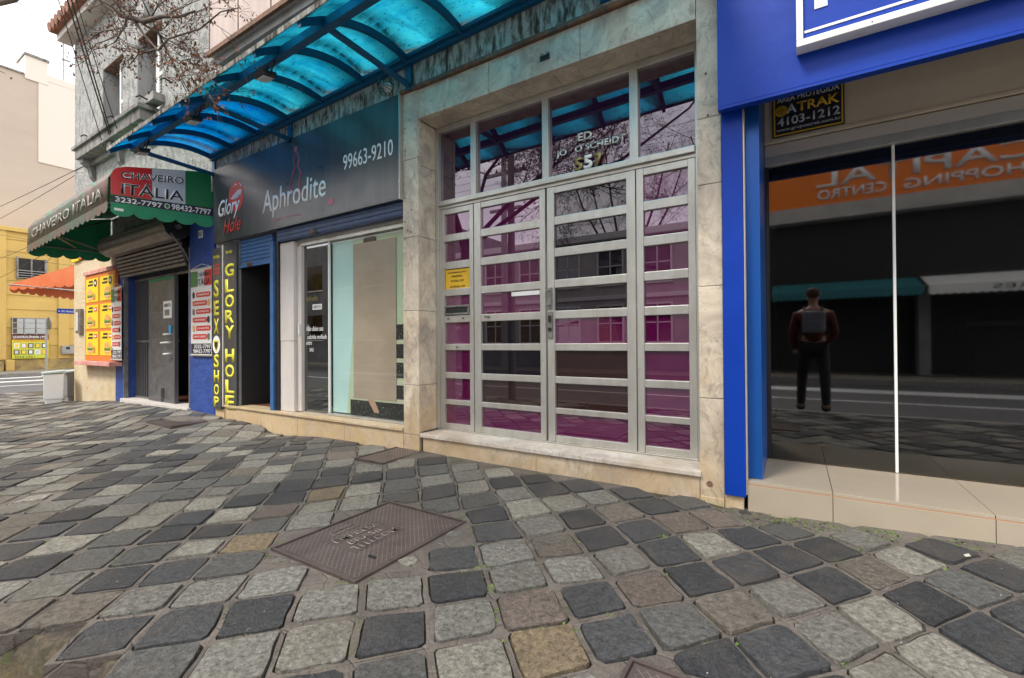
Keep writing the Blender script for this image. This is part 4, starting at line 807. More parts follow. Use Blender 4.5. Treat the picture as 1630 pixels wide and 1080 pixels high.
# --- banners, menu board, bins
def banner(x0,x1,z0,z1,yy,label):
    b=thing('price_banner',label,'banner',((x0+x1)/2,yy,z0),'locksmith banners'); w=x1-x0; H=z1-z0
    B('sheet',m_banner,b,x0,x1,yy,yy+.004,z0,z1)
    B('top_rod',m_alu,b,x0-.02,x1+.02,yy-.008,yy+.012,z1,z1+.016,.004); B('bottom_rod',m_alu,b,x0-.02,x1+.02,yy-.008,yy+.012,z0-.02,z0,.004)
    for k,m in enumerate((m_green,m_lgrey,m_red)): MB().box(x0+w*k/3+.005,x0+w*(k+1)/3,yy-.003,yy,z1-.2*H,z1-.02).build('header_field',m,b)
    ftext('CHAVEIRO',x0+.33*w,x0+.95*w,z1-.09*H,z1-.04*H,yy-.003,m_txtblk,b); ftext('ITÁLIA',x0+.33*w,x0+.95*w,z1-.185*H,z1-.10*H,yy-.003,m_txtblk,b,bold=.01)
    for k,s in enumerate(('CARIMBOS','CADEADOS','FECHADURA','CONTROLES','CHAVES','CHAVES CARROS')):
        zz=z1-.27*H-k*.098*H; l=k%2==0; xa=x0+(.27 if l else .1)*w; xb=x0+(.95 if l else .78)*w; hh=.058*H
        MB().prism([(xa+hh*.25,yy-.001,zz-hh),(xb-hh*.25,yy-.001,zz-hh),(xb,yy-.001,zz-hh*.7),(xb,yy-.001,zz-hh*.3),(xb-hh*.25,yy-.001,zz),(xa+hh*.25,yy-.001,zz),(xa,yy-.001,zz-hh*.3),(xa,yy-.001,zz-hh*.7)],(0,-.002,0)).build('red_pill',m_red,b)
        ftext(s,xa+.06*w,xb-.06*w,zz-hh*.68,zz-hh*.32,yy-.003,m_txtwht,b,thick=.001)
        cx=x0+(.15 if l else .86)*w; disc(MB(),(cx,yy-.002,zz-hh*.5),(1,0,0),(0,0,1),.06*w,.7*hh,n=12).build('key_picture',(m_txtblk,m_bun,m_aludark)[k%3],b)
    B('phone_band',m_txtblk,b,x0+.01,x1-.01,yy-.002,yy,z0+.01,z0+.13*H); ftext('3232-7797',x0+.18*w,x1-.03*w,z0+.075*H,z0+.118*H,yy-.002,m_txtwht,b); ftext('98432-7797',x0+.14*w,x1-.03*w,z0+.02*H,z0+.063*H,yy-.002,m_txtwht,b)
    for x in (x0,x1): MB().tube([(x,yy,z1+.01),((x0+x1)/2,yy+.01,z1+.07)],.003,4).build('string',m_txtwht,b)
banner(-7.05,-6.475,.86,2.01,2.955,'white locksmith price banner on the blue wall right of the grille')
banner(-9.79,-9.36,.76,1.95,2.915,'white locksmith price banner left of the grille beside the menu board')
mn=thing('menu_board','orange framed burger menu board with six yellow pictures on the cream wall','menu board',(-10.4,2.93,.72))
B('back_board',m_orange,mn,-11.09,-9.66,2.925,2.972,.72,2.26,.004)
for r in range(3):
    for c in range(2):
        xa=-11.01+c*.70; zb_=.82+(2-r)*.475; pn=B('menu_panel',m_yprint,mn,xa,xa+.60,2.918,2.9245,zb_,zb_+.42); yy=2.918
        dx=xa+.33-.13*(c==0); 
        disc(MB(),(dx,yy,zb_+.13),(1,0,0),(0,0,1),.13,.10,0,math.pi,12).build('bun_top',m_bun,pn); MB().box(dx-.135,dx+.135,yy-.004,yy,zb_+.105,zb_+.13).build('lettuce',m_lett,pn); MB().box(dx-.125,dx+.125,yy-.003,yy,zb_+.08,zb_+.105).build('patty',m_patty,pn)
        MB().box(dx-.13,dx+.13,yy-.004,yy,zb_+.068,zb_+.08).build('cheese',m_cheese,pn); disc(MB(),(dx,yy,zb_+.068),(1,0,0),(0,0,1),.125,.05,math.pi,2*math.pi,10).build('bun_base',m_bun,pn)
        for k in range(5): MB().prism([(dx+.16+.022*k,yy-.001,zb_+.03),(dx+.17+.022*k,yy-.001,zb_+.03),(dx+.175+.024*k,yy-.001,zb_+.16-.01*k),(dx+.163+.024*k,yy-.001,zb_+.165-.01*k)],(0,-.002,0)).build('chip',m_bun,pn)
        for k in range(2): MB().box(xa+.10+.05*k,xa+.34,yy-.002,yy,zb_+.29+.06*k,zb_+.325+.06*k).build('caption_bar',m_txtblk,pn)
        if r==0: disc(MB(),(xa+.47,yy,zb_+.33),(1,0,0),(0,0,1),.075,.07,n=14).build('price_disc',m_txtblk,pn); MB().box(xa+.44,xa+.50,yy-.005,yy-.003,zb_+.305,zb_+.355).build('price_mark',m_txtwht,pn)
        else: MB().box(xa+.40,xa+.55,yy-.002,yy,zb_+.30,zb_+.37).build('price_tag',m_red,pn); MB().box(xa+.43,xa+.52,yy-.004,yy-.002,zb_+.32,zb_+.35).build('price_mark',m_txtwht,pn)
wl=thing('counter_shelf','peeling pink painted window shelf under the menu board','shelf',(-10.4,2.9,.66)); m_pk=M('peeling pink paint',(.50,.20,.17),.7,var=((.60,.34,.30),9,.45,.62)); B('board',m_pk,wl,-11.22,-9.50,2.80,2.975,.645,.715,.006); B('top_trim',m_pk,wl,-11.09,-9.68,2.90,2.975,2.265,2.33,.006)
mt=thing('gas_meter_slot','narrow grey metal wall box left of the menu board','wall box',(-11.5,2.97,1.3)); B('box',m_aludark,mt,-11.62,-11.36,2.925,2.975,1.22,1.68,.004); B('cover',m_offw,mt,-11.58,-11.46,2.918,2.925,1.27,1.62)
def bin_(x,y,z,label,ms,ml_,group,rz=0,s=1):
    t=thing('waste_bin',label,'bin',(x,y,z),group); mb=MB(); a,b=.135*s,.165*s; H=.56*s
    ring=lambda w,d,zz:[(x-w,y-d,zz),(x+w,y-d,zz),(x+w,y+d,zz),(x-w,y+d,zz)]
    L1=[ring(a*.92,a*.8,z),ring(a*.98,a*.85,z+.09*s),ring(a*1.1,a*.95,z+.10*s),ring(b,b*.8,z+H)]
    for R1 in L1: mb.v+=R1
    for j in range(3):
        for k in range(4): mb.f.append((j*4+k,j*4+(k+1)%4,j*4+4+(k+1)%4,j*4+4+k))
    mb.f+=[(3,2,1,0),(12,13,14,15)]; mb.build('body',ms,t,.012)
    MB().prism([(x-b*1.12,y-b*.95,z+H),(x+b*1.12,y-b*.95,z+H),(x+b*1.12,y+b*.95,z+H+.03),(x-b*1.12,y+b*.95,z+H+.03)],(0,0,.035)).build('lid',ml_,t,.01)
    MB().tube([(x-b,y-b*.85,z+H-.03),(x+b,y-b*.85,z+H-.03)],.012,6).build('rim',ms,t)
    t.rotation_euler.z=rz; return t
bin_(-11.78,2.66,-.095,'pale grey pedal bin with a greenish lid beside the cream corner wall',m_bin,m_lid,'bins at the corner',R(-12),1.0)
bin_(-12.12,3.04,-.10,'darker grey bin standing behind the pale bin',m_bin2,m_lid,'bins at the corner',R(-5),1.0)
# orange corner awning
oa=thing('orange_awning','faded orange scalloped awning reaching out round the corner','awning',(-12.5,3.2,2.3))
A=Vector((-13.3,2.37,2.22)); Bp=Vector((-14.5,3.75,2.22)); W1=Vector((-11.92,3.0,2.56)); W2=Vector((-11.92,4.6,2.56))
o=MB().face([A,Bp,W2,W1]).build('cloth',m_orangefab,oa); md=o.modifiers.new('thickness','SOLIDIFY'); md.thickness=.006
mb=MB(); sstrip(mb,A,Bp,(0,0,-.16),9,.05,(.004,.004,0)); sstrip(mb,A+Vector((.01,0,0)),W1+Vector((0,-.02,-.30)),(0,0,-.12),7,.045,(0,.005,0)); mb.build('valance',m_orangefab,oa)
MB().prism([A+Vector((.01,.002,0)),W1+Vector((0,-.018,-.30)),W1+Vector((0,-.018,0))],(0,.005,0)).build('end_cloth',m_orangefab,oa); mb=MB(); mb.tube([A,W1+Vector((0,0,-.5))],.014,6); mb.tube([Bp,W2+Vector((0,0,-.5))],.014,6); mb.build('arm',m_aludark,oa)
ob=thing('fascia_board','orange and yellow board above the cream wall under the green awning','sign',(-11,2.97,2.65)); B('orange_part',m_orangefab,ob,-11.5,-10.4,2.94,2.974,2.62,2.95,.003); B('yellow_part',m_yprint,ob,-11.88,-11.502,2.935,2.974,2.60,3.02,.003)

# ------------------------------------------------------------------ blue shop on the right
b3=thing('blue_shop_building','bright blue clad shop building with wide dark window and tiled step','building',(1.5,D,0))
B('outer_pillar',m_blue,b3,-.362,-.252,2.955,3.04,.088,2.36,.003); B('trim_strip',m_beige2,b3,-.250,-.244,2.97,3.04,.10,2.36); B('inner_jamb',m_blue2,b3,-.2435,-.170,3.045,3.66,.182,2.70,.003); B('pillar_core',m_dark,b3,-.365,-.245,3.045,8,-.1,4.2)
B('fascia',m_blue,b3,-.368,6,2.86,2.95,2.352,5.2,.003); B('fascia_soffit',m_blue,b3,-.368,6,2.86,2.905,2.336,2.3515); B('ceiling',m_stucco_in,b3,-.24,6,3.051,3.7,2.74,2.80)
B('shutter_housing',m_beige,b3,-.168,6,3.60,3.95,2.36,2.74,.004); B('housing_lip',m_beige,b3,-.168,6,3.585,3.60,2.352,2.372,.002); B('lower_housing',m_beige2,b3,-.168,6,3.61,3.70,2.27,2.35,.003); B('head_rail',m_alu,b3,-.168,6,3.60,3.66,2.205,2.268,.003)
B('upper_wall',m_stucco_in,b3,-.36,6,2.96,8,2.81,9)
B('side_frame',m_black,b3,-.168,-.145,3.62,3.66,.184,2.204); 
wn3=thing('display_window','wide dark reflective shop window with one slim white joint','window',(1.5,3.63,.18))
B('pane',m_shopglass,wn3,-.144,.516,3.628,3.636,.186,2.204); B('pane',m_shopglass,wn3,.532,3.0,3.628,3.636,.186,2.204); B('joint_profile',m_white,wn3,.517,.531,3.618,3.64,.183,2.204,.001); B('pane',m_shopglass,wn3,3.016,6,3.628,3.636,.186,2.204); B('joint_profile',m_white,wn3,3.001,3.015,3.618,3.64,.183,2.204,.001)
# step of porcelain tiles
xj=[-.244,.164,.784,1.404,2.024,2.644,3.264,3.9]
for a,b in zip(xj,xj[1:]):
    B('step_tile',m_tile,b3,a+.0015,b-.0015,2.985,3.62,.162,.180,.0015); B('riser_tile',m_tile,b3,a+.0015,b-.0015,2.98,2.992,.0-.03,.158,.0015)
B('step_core',m_grout,b3,-.243,4,2.992,3.9,-.08,.1605); B('step_edge_grout',m_grout,b3,-.243,4,2.983,2.992,.1585,.1615)
# interior
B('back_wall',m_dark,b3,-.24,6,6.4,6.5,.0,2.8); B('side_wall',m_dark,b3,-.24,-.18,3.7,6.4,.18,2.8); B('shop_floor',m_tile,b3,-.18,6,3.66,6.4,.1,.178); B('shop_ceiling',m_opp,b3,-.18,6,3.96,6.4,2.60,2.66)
ct=thing('shop_counter','dark counter inside the blue shop behind the glass','counter',(2,5.2,.18)); B('body',m_trous,ct,1.2,3.4,5.0,5.5,.18,1.1,.01); B('top',m_opp2,ct,1.15,3.45,4.95,5.55,1.1,1.14,.005)
# framed light box sign
sb=thing('framed_shop_sign','white framed blue sign box on the blue fascia with cropped white letters','sign',(1.2,2.78,2.52))
SX0,SX1,SZ0,SZ1=.02,3.2,2.52,3.30
mb=MB(); mb.box(SX0,SX1,2.775,2.858,SZ0,SZ0+.035); mb.box(SX0,SX1,2.775,2.858,SZ1-.035,SZ1); mb.box(SX0,SX0+.03,2.775,2.858,SZ0+.035,SZ1-.035); mb.box(SX1-.03,SX1,2.775,2.858,SZ0+.035,SZ1-.035); mb.build('frame',m_white,sb,.004)
B('face',m_blue,sb,SX0+.031,SX1-.031,2.80,2.857,SZ0+.036,SZ1-.036)
for q in ((.07,2.9,2.60,2.612),): B('inset_line',m_txtwht,sb,.055,.50,2.796,2.80,2.592,2.604)
B('letter_stem',m_txtwht,sb,.10,.155,2.795,2.80,2.70,3.1); B('letter_stem',m_txtwht,sb,.56,.60,2.795,2.80,2.63,3.0); B('inset_line',m_txtwht,sb,.56,2.9,2.796,2.80,2.612,2.624)
MB().lathe((.33,2.774,2.535),[(.004,0),(.004,.002)],6,'y').build('screw',m_black,sb)
# alarm sign
al=thing('alarm_company_sign','black and yellow security sign ÁREA PROTEGIDA hung under the blue fascia','sign',(.08,3.58,2.38))
X0,X1,Z0,Z1=-.118,.282,2.382,2.70; y=3.578
B('plate',m_txtblk,al,X0,X1,y,y+.006,Z0,Z1,.001); 
mb=MB(); e=.008; w=.008
mb.box(X0+e,X1-e,y-.0015,y,Z0+e,Z0+e+w); mb.box(X0+e,X0+e+w,y-.0015,y,Z0+e+w,Z1-e); mb.box(X1-e-w,X1-e,y-.0015,y,Z0+e+w,Z1-e); mb.build('yellow_border',m_gold,al)
ftext('AREA PROTEGIDA',-.09,.255,2.612,2.650,y,m_lgrey,al,bold=.015,thick=.001); ftext('A',-.035,.022,2.53,2.592,y,m_lgrey,al,bold=.02,thick=.001); ftext('TRAK',.024,.255,2.53,2.592,y,m_gold,al,bold=.02,thick=.001)
disc(MB(),(-.065,y,2.555),(1,0,0),(0,0,1),.036,.036,n=20).build('target_badge',m_gold,al)
mb=MB(); 
for r in (.027,.015): mb.tube([(-.065+r*math.cos(a),y-.0035,2.555+r*math.sin(a)) for a in [2*math.pi*j/16 for j in range(17)]],.0018,4)
mb.box(-.098,-.032,y-.005,y-.003,2.5535,2.5565); mb.box(-.0665,-.0635,y-.005,y-.003,2.522,2.588); mb.build('target_mark',m_txtblk,al)
ftext('4103-1212',-.09,.258,2.452,2.51,y,m_lgrey,al,bold=.02,thick=.001); ftext('www.grupoatrak.com.br',-.095,.262,2.412,2.438,y,m_lgrey,al,bold=.015,thick=.001)

# ------------------------------------------------------------------ far street: yellow building, beige tower
yb=thing('yellow_building','yellow rendered old building with sash windows across the cross street','building',(-27.5,6,0)); FX=-27.5
B('wall',m_yellow,yb,FX-6,FX,-6,26,.0,5.9); B('plinth',m_yellow2,yb,FX-.05,FX+.06,-6,26,-.05,.42,.02); B('cornice',m_yellow,yb,FX,FX+.15,-6,26,5.72,5.9,.02)
for z in (1.0,1.75,2.5,3.1,3.7,4.9,5.4): B('render_band',m_yellow,yb,FX,FX+.03,-5.99,25.9,z,z+.42,.012)
for y in (3.0,4.45,6.35,7.4): B('pilaster',m_yellow,yb,FX,FX+.10,y,y+.35,.42,5.72,.015)
w=B('window',m_dark,yb,FX+.02,FX+.06,4.95,6.03,.45,2.16); f=MB()
for z in (1.48,1.70,1.93,2.13): f.box(FX+.06,FX+.09,4.95,6.03,z,z+.03)
for yy in (4.95,5.30,5.65,6.0): f.box(FX+.09,FX+.12,yy,yy+.03,1.45,2.16)
f.build('window_grid',m_conc,w); MB().box(FX+.061,FX+.066,4.97,6.01,1.48,2.12).build('pane',m_doorglass,w)
sgx=thing('framing_shop_sign','yellow picture framing shop sign under the far barred window','sign',(FX+.1,5.5,.45)); B('panel',m_yprint,sgx,FX+.10,FX+.13,4.95,6.03,.45,1.45,.003); m_ygreen=M('lime print',(.50,.55,.04),.5); B('lower_field',m_ygreen,sgx,FX+.13,FX+.135,4.96,6.02,.46,1.15)
B('title_band',m_patty,sgx,FX+.13,FX+.137,4.95,6.03,1.24,1.45)
def xtext(s,y0,y1,z0,z1,xx,mat,par,**k): return text(s,(xx,y0,z0),(0,y1-y0,0),(0,0,z1-z0),mat,par,**k)
xtext('QUADROLÂNDIA LTDA',4.97,6.01,1.28,1.42,FX+.137,m_txtwht,sgx,bold=.02); xtext('CASA DAS MOLDURAS',5.0,5.98,1.165,1.22,FX+.137,m_txtred,sgx,bold=.01); xtext('3224-1951',5.02,5.6,.48,.56,FX+.137,m_txtblk,sgx)
for r in range(2):
    for k in range(5): yy=5.0+k*.205; q=MB().box(FX+.136,FX+.142,yy,yy+.16,.62+r*.27,.82+r*.27).build('frame_sample',(m_patty,m_white,m_aludark,m_bun,m_txtblk)[(k*2+r)%5],sgx); MB().box(FX+.142,FX+.144,yy+.03,yy+.13,.65+r*.27,.79+r*.27).build('frame_inside',(m_lgrey,m_yprint,m_white)[(k+r)%3],sgx)
w=B('window',m_dark,yb,FX+.02,FX+.05,5.12,5.93,3.80,4.66); f=MB(); f.box(FX+.05,FX+.12,5.08,5.14,3.76,4.7); f.box(FX+.05,FX+.12,5.92,5.98,3.76,4.7); f.box(FX+.05,FX+.10,5.50,5.55,3.8,4.66); f.build('frame',m_ledge,w)
for k in range(4): MB().prism([(FX+.07,5.14,3.84+.1*k),(FX+.14,5.14,3.82+.1*k),(FX+.14,5.14,3.83+.1*k),(FX+.07,5.14,3.86+.1*k)],(0,.78,0)).build('slat',m_conc,w)
w=B('window',m_dark,yb,FX+.02,FX+.05,8.2,9.3,.9,2.1); MB().box(FX+.05,FX+.06,8.25,9.25,.95,2.05).build('pane',m_doorglass,w)
for k in range(6): B('plinth_rock',m_yellow2 if k%2 else m_yellow,yb,FX+.06,FX+.32,4.15+.30*k+(2 if k>2 else 0),4.40+.30*k+(2 if k>2 else 0),-.05,.25+.08*(k%3),.05)
mx_=thing('meter_cabinet','grey double meter cabinet on the yellow wall across the street','wall box',(FX+.1,6.7,.6)); B('cabinet',m_conc,mx_,FX+.10,FX+.28,6.42,7.2,.62,.98,.01)
for y in (6.55,6.9): B('dial',m_black,mx_,FX+.28,FX+.29,y,y+.12,.82,.92)
po=thing('sign_post','thin grey post with an edge-on round sign at the far kerb','post',(-24.6,5.3,0)); MB().tube([(-24.6,5.36,-.1),(-24.6,5.36,2.05)],.035,8).build('pole',m_conc,po); MB().lathe((-24.6,5.42,1.85),[(.25,0),(.25,.03)],20,'y').build('sign_disc',m_aludark,po)
ss=thing('street_name_sign','small blue street name plate below the orange awning','sign',(-20,5,2)); B('plate',m_blue,ss,-18.72,-18.68,4.30,4.80,1.95,2.10,.003); B('pole',m_conc,ss,-18.73,-18.67,4.86,4.92,-.14,2.2); xtext('R. SÃO FRANCISCO',4.33,4.77,1.99,2.06,-18.68,m_txtwht,ss)
tw=thing('beige_tower','tall blank beige party wall building rising behind the yellow one','building',(-33,8,0)); TX=-29
B('wall',m_tower,tw,TX-12,TX,-10,30,0,13.05); B('pale_upper_wall',m_towerl,tw,TX-.3,TX+.04,6.05,30,9.3,13.10); B('chimney',m_towerl,tw,TX-1.2,TX+.06,5.62,6.35,12.9,13.95,.01); B('chimney_cap',m_ledge,tw,TX-1.25,TX+.12,5.58,6.40,13.95,14.05,.01); B('pale_upper_wall',m_towerl,tw,TX-.3,TX+.05,6.35,7.3,13.1,13.4)
B('parapet_cap',m_ledge,tw,TX-.3,TX+.06,-10,5.6,13.05,13.12)
an=thing('antenna','thin roof antenna mast on the beige tower','antenna',(TX-2,7.2,13)); MB().tube([(TX-2,7.35,13),(TX-2,7.35,17.6)],.03,5).build('mast',m_aludark,an); MB().box(TX-2.05,TX-1.95,7.3,7.7,16.3,16.36).build('crossarm',m_aludark,an); MB().box(TX-2.05,TX-1.95,7.3,7.6,15.3,15.36).build('crossarm',m_aludark,an)

# ------------------------------------------------------------------ opposite side of the street (seen in the reflections)
op=thing('orange_sign_shopping_building','low shop building across the street with a big orange sign','building',(3,-10,0)); OY=-9.6
B('wall',m_opp2,op,-1.2,9,-16,OY-.6,0,6.5); B('upper_wall',m_opp2,op,-1.2,9,OY-.6,OY,4.6,6.52); B('upper_front_shade',m_dark,op,-1.2,9,OY-.2,OY-.02,2.55,4.6); B('shop_front_shade',m_dark,op,-1.15,9,OY-.55,OY-.5,0,2.55); B('soffit_band',m_opp,op,-.7,9,OY,OY+.25,4.66,5.09)  # near-black sheets put the shade of the open shops into the colour
for x in (-1.2,2.95,6.5): B('pier',m_opp2,op,x,x+.25,OY-.6,OY,0,2.55)
rf=B('roof',m_rtile,op,-1.2,9,OY-6,OY+.1,6.52,6.58)
for k in range(42): MB().tube([(-1.1+k*.24,OY+.14,6.62),(-1.1+k*.24,OY-.8,6.85)],.10,6).build('roof_tile',m_rtile,rf)
os_=thing('orange_shopping_sign','large orange sign CAPITAL SHOPPING CENTRO across the street','sign',(2,OY+.1,4.5)); B('board',m_oppor,os_,-.75,8,OY+.02,OY+.12,5.10,6.42,.01)
def btext(s,xl,xr,z0,z1,yy,mat,par,**k): return text(s,(xl,yy,z0),(xr-xl,0,0),(0,0,z1-z0),mat,par,**k)   # reads towards -x, seen from the street
btext('CAPITAL',5.35,.6,5.64,6.14,OY+.12,m_txtwht,os_,bold=.01,thick=.03); btext('SHOPPING',5.3,2.65,5.25,5.53,OY+.12,m_txtwht,os_,bold=.01,thick=.03); btext('CENTRO',2.27,.62,5.27,5.56,OY+.12,m_txtwht,os_,bold=.01,thick=.03)
def oawn(x0,x1,m,label,txt=None):
    a=thing('street_awning',label,'awning',((x0+x1)/2,OY+.5,2.3),'awnings across the street'); o=MB().face([(x0,OY,2.75),(x1,OY,2.75),(x1,OY+.9,2.42),(x0,OY+.9,2.42)]).build('cloth',m,a); md=o.modifiers.new('t','SOLIDIFY'); md.thickness=.01
    mb=MB(); sstrip(mb,(x0,OY+.9,2.42),(x1,OY+.9,2.42),(0,0,-.24),int((x1-x0)*6),.04,(0,.006,0)); mb.build('valance',m,a); mb=MB(); mb.tube([(x0,OY+.9,2.42),(x0,OY,2.2)],.015,6); mb.tube([(x1,OY+.9,2.42),(x1,OY,2.2)],.015,6); mb.build('arm',m_aludark,a)
    if txt: btext(txt,x1-.3,x0+1.2,2.26,2.38,OY+.91,m_txtblk,a,thick=.004)
oawn(-.6,2.9,m_teal,'teal awning over the left half of the shops opposite'); oawn(3.0,8.0,m_white,'white awning reading DE CELULARES over the shops opposite','A DE CELULARES')
for x in (.2,1.6,3.8,5.0): sh=B('shop_tube',m_tube,op,x,x+.4,OY-.55,OY-.5,2.35,2.38) if x>3 else 0
oc=thing('pale_two_storey_house','pale two storey house with barred windows across the street','building',(-7,-10,0))
B('wall',m_opp,oc,-13.5,-1.25,-16,OY,-.05,5.0); B('plinth',m_opp2,oc,-13.5,-1.25,OY,OY+.05,-.05,.9); B('cornice',m_white,oc,-13.6,-1.25,OY,OY+.2,4.75,5.0,.02); B('band',m_white,oc,-13.5,-1.25,OY,OY+.08,2.55,2.7,.01)
for fl,(z0,z1) in enumerate(((1.0,2.3),(3.1,4.4))):
    for k in range(7):
        x=-13.0+k*1.7; w=B('window',m_doorglass,oc,x,x+.9,OY+.005,OY+.02,z0,z1); f=MB(); f.box(x-.06,x,OY,OY+.07,z0-.06,z1+.06); f.box(x+.9,x+.96,OY,OY+.07,z0-.06,z1+.06); f.box(x,x+.9,OY,OY+.07,z0-.06,z0); f.box(x,x+.9,OY,OY+.07,z1,z1+.06); f.box(x+.43,x+.47,OY+.02,OY+.05,z0,z1); f.box(x,x+.9,OY+.02,OY+.05,(z0+z1)/2,(z0+z1)/2+.04); f.build('frame',m_white,w)
og=thing('grey_office_block','plain grey office block further left across the street','building',(-25,-12,0)); B('wall',m_opp2,og,-40,-13.6,-18,OY-.2,-.05,6.5)
for k in range(10):
    for z in (1.2,4.0): w=B('window',m_doorglass,og,-39+k*2.5,-37.6+k*2.5,OY-.2,OY-.18,z,z+1.4); MB().box(-39.05+k*2.5,-37.55+k*2.5,OY-.2,OY-.12,z-.06,z).build('sill',m_white,w)

# ------------------------------------------------------------------ trees
def tree(name,label,base,trunk,limbs,seed,leaves=True,dens=1.0):
    rnd=random.Random(seed); t=thing(name,label,'tree',base,None); tr=MB(); tr.tube([Vector(base)+Vector(p) for p,_ in trunk],[r for _,r in trunk],10); tr.build('trunk',m_bark,t,0,True)
    tw=MB(); lf=MB(); cnt=[0]
    def leafat(p):
        if not leaves: return
        for _ in range(rnd.randint(1,2)):
            a=rnd.uniform(0,6.28); L=rnd.uniform(.02,.042); u=Vector((math.cos(a)*.5,math.sin(a)*.5,-.8)).normalized()*L; w=u.cross(Vector((rnd.random()-.5,rnd.random()-.5,.3))).normalized()*L*.26; q=p+Vector((rnd.gauss(0,.01),rnd.gauss(0,.01),-.01)); n=u.cross(w).normalized()*L*.2
            b=len(lf.v); lf.v+=[tuple(q),tuple(q+u*.5+w+n),tuple(q+u),tuple(q+u*.5-w+n),tuple(q+u*.5-n*.4)]; lf.f+=[(b,b+1,b+4),(b+1,b+2,b+4),(b+2,b+3,b+4),(b+3,b,b+4)]
    def grow(p,d,r,L,dep):
        if cnt[0]>16000: return
        cnt[0]+=1; n=4; pts=[p]; q=Vector(p); dd_=Vector(d)
        for k in range(n):
            dd_=(dd_+Vector((rnd.gauss(0,.16),rnd.gauss(0,.16),rnd.gauss(.02,.13)))).normalized(); q=q+dd_*(L/n); pts.append(Vector(q))
        tw.tube(pts,[max(.0016,r*(1-.13*k)) for k in range(n+1)],5 if r>.012 else 3,False)
        if dep==0:
            for k in (2,3,4):
                if rnd.random()<.34: leafat(pts[k])
            return
        m=rnd.randint(2,4)
        for _ in range(int(m*dens+rnd.random())):
            k=rnd.randint(1,n); ax=Vector((rnd.gauss(0,1),rnd.gauss(0,1),rnd.gauss(.15,.8))).normalized(); nd=(dd_*.75+ax*.75).normalized(); grow(pts[k],nd,r*rnd.uniform(.42,.62),L*rnd.uniform(.55,.8),dep-1)
        grow(pts[-1],dd_,r*.6,L*.75,dep-1)
    for pts,r0_,r1_,every,Lw,dep in limbs:
        pts=[Vector(p) for p in pts]; n=len(pts); l=MB(); l.tube(pts,[r0_+(r1_-r0_)*k/(n-1) for k in range(n)],8,False); l.build('limb',m_bark,t,0,True)
        for k in range(n-1):
            seg=pts[k+1]-pts[k]; c=max(1,int(seg.length/every))
            for j in range(c):
                if k==0 and n>3: continue
                p=pts[k]+seg*((j+rnd.random())/c); ax=Vector((rnd.gauss(0,1),rnd.gauss(0,1),rnd.gauss(0,.7))).normalized(); rad=r0_+(r1_-r0_)*(k+.5)/(n-1)
                grow(p,(seg.normalized()*.6+ax).normalized(),min(rad*.5,.016),Lw*rnd.uniform(.6,1.1),dep)
    stuff(tw.build('twigs',m_bark,t)); 
    if leaves: stuff(lf.build('dry_leaves',m_leaf,t))
    return t
base=Vector((-5.1,-.14,-.12))
limbs=[([(-5.13,-.12,2.75),(-5.4,.5,4.6),(-6.1,1.45,4.98),(-6.22,1.7,4.78),(-5.90,1.7,4.46),(-5.47,1.7,4.17),(-4.93,1.7,3.90),(-4.55,1.7,3.80),(-4.25,1.7,3.68),(-3.98,1.7,3.62)],.05,.007,.26,.34,3),
 ([(-5.25,1.7,4.10),(-5.0,1.72,3.82),(-4.78,1.74,3.62),(-4.62,1.74,3.50),(-4.3,1.72,3.35)],.013,.005,.14,.30,3),
 ([(-4.78,1.74,3.62),(-5.12,1.72,3.68),(-5.38,1.72,3.64)],.009,.003,.14,.24,2),
 ([(-4.75,1.74,3.60),(-4.45,1.7,3.57),(-3.85,1.68,3.42),(-3.5,1.66,3.40),(-3.2,1.64,3.30)],.009,.003,.22,.30,2),
 ([(-5.13,-.12,2.7),(-5.6,.3,4.7),(-6.9,.95,5.3),(-8.3,1.62,5.62),(-9.6,1.75,6.05),(-10.8,1.8,6.5)],.07,.045,.7,.45,2),
 ([(-5.13,-.12,2.7),(-4.2,-.5,3.7),(-3.3,-.9,4.4),(-2.6,-1.2,5.6)],.05,.010,.16,.8,4),
 ([(-5.13,-.12,2.7),(-5.0,-.6,4.2),(-4.4,-1.2,5.4),(-4.0,-1.5,6.8)],.045,.010,.16,.8,4),
 ([(-5.1,-.12,2.7),(-3.8,-.4,3.5),(-2.4,-.8,4.0),(-1.4,-1.1,4.7),(-.7,-1.3,5.6)],.045,.008,.14,.8,4)]
tree('street_tree','bare street tree with dry brown leaves reaching in at the top left',base,[((0,0,0),.13),((0,0,.25),.105),((-.02,.02,1.5),.095),((-.03,.02,2.9),.085)],limbs,3)
def rtree(x,y,label,seed):
    b=Vector((x,y,-.05)); L=[]
    for k in range(6): a=k*1.05+seed; L.append(([b+Vector((0,0,4.6+.1*k)),b+Vector((1.2*math.cos(a),1.2*math.sin(a),6.4)),b+Vector((2.4*math.cos(a),2.4*math.sin(a),8.6)),b+Vector((3.2*math.cos(a),3.2*math.sin(a),11))],.09,.03,.45,1.7,4))
    tree('street_tree',label,b,[((0,0,0),.25),((0,0,2.2),.2),((.05,0,5.1),.15)],L,seed,False,.85)
rtree(-8.0,-18.5,'bare tall tree behind the pale house across the street',11); rtree(-1.5,-18.5,'bare tall tree behind the orange signed building across the street',12)

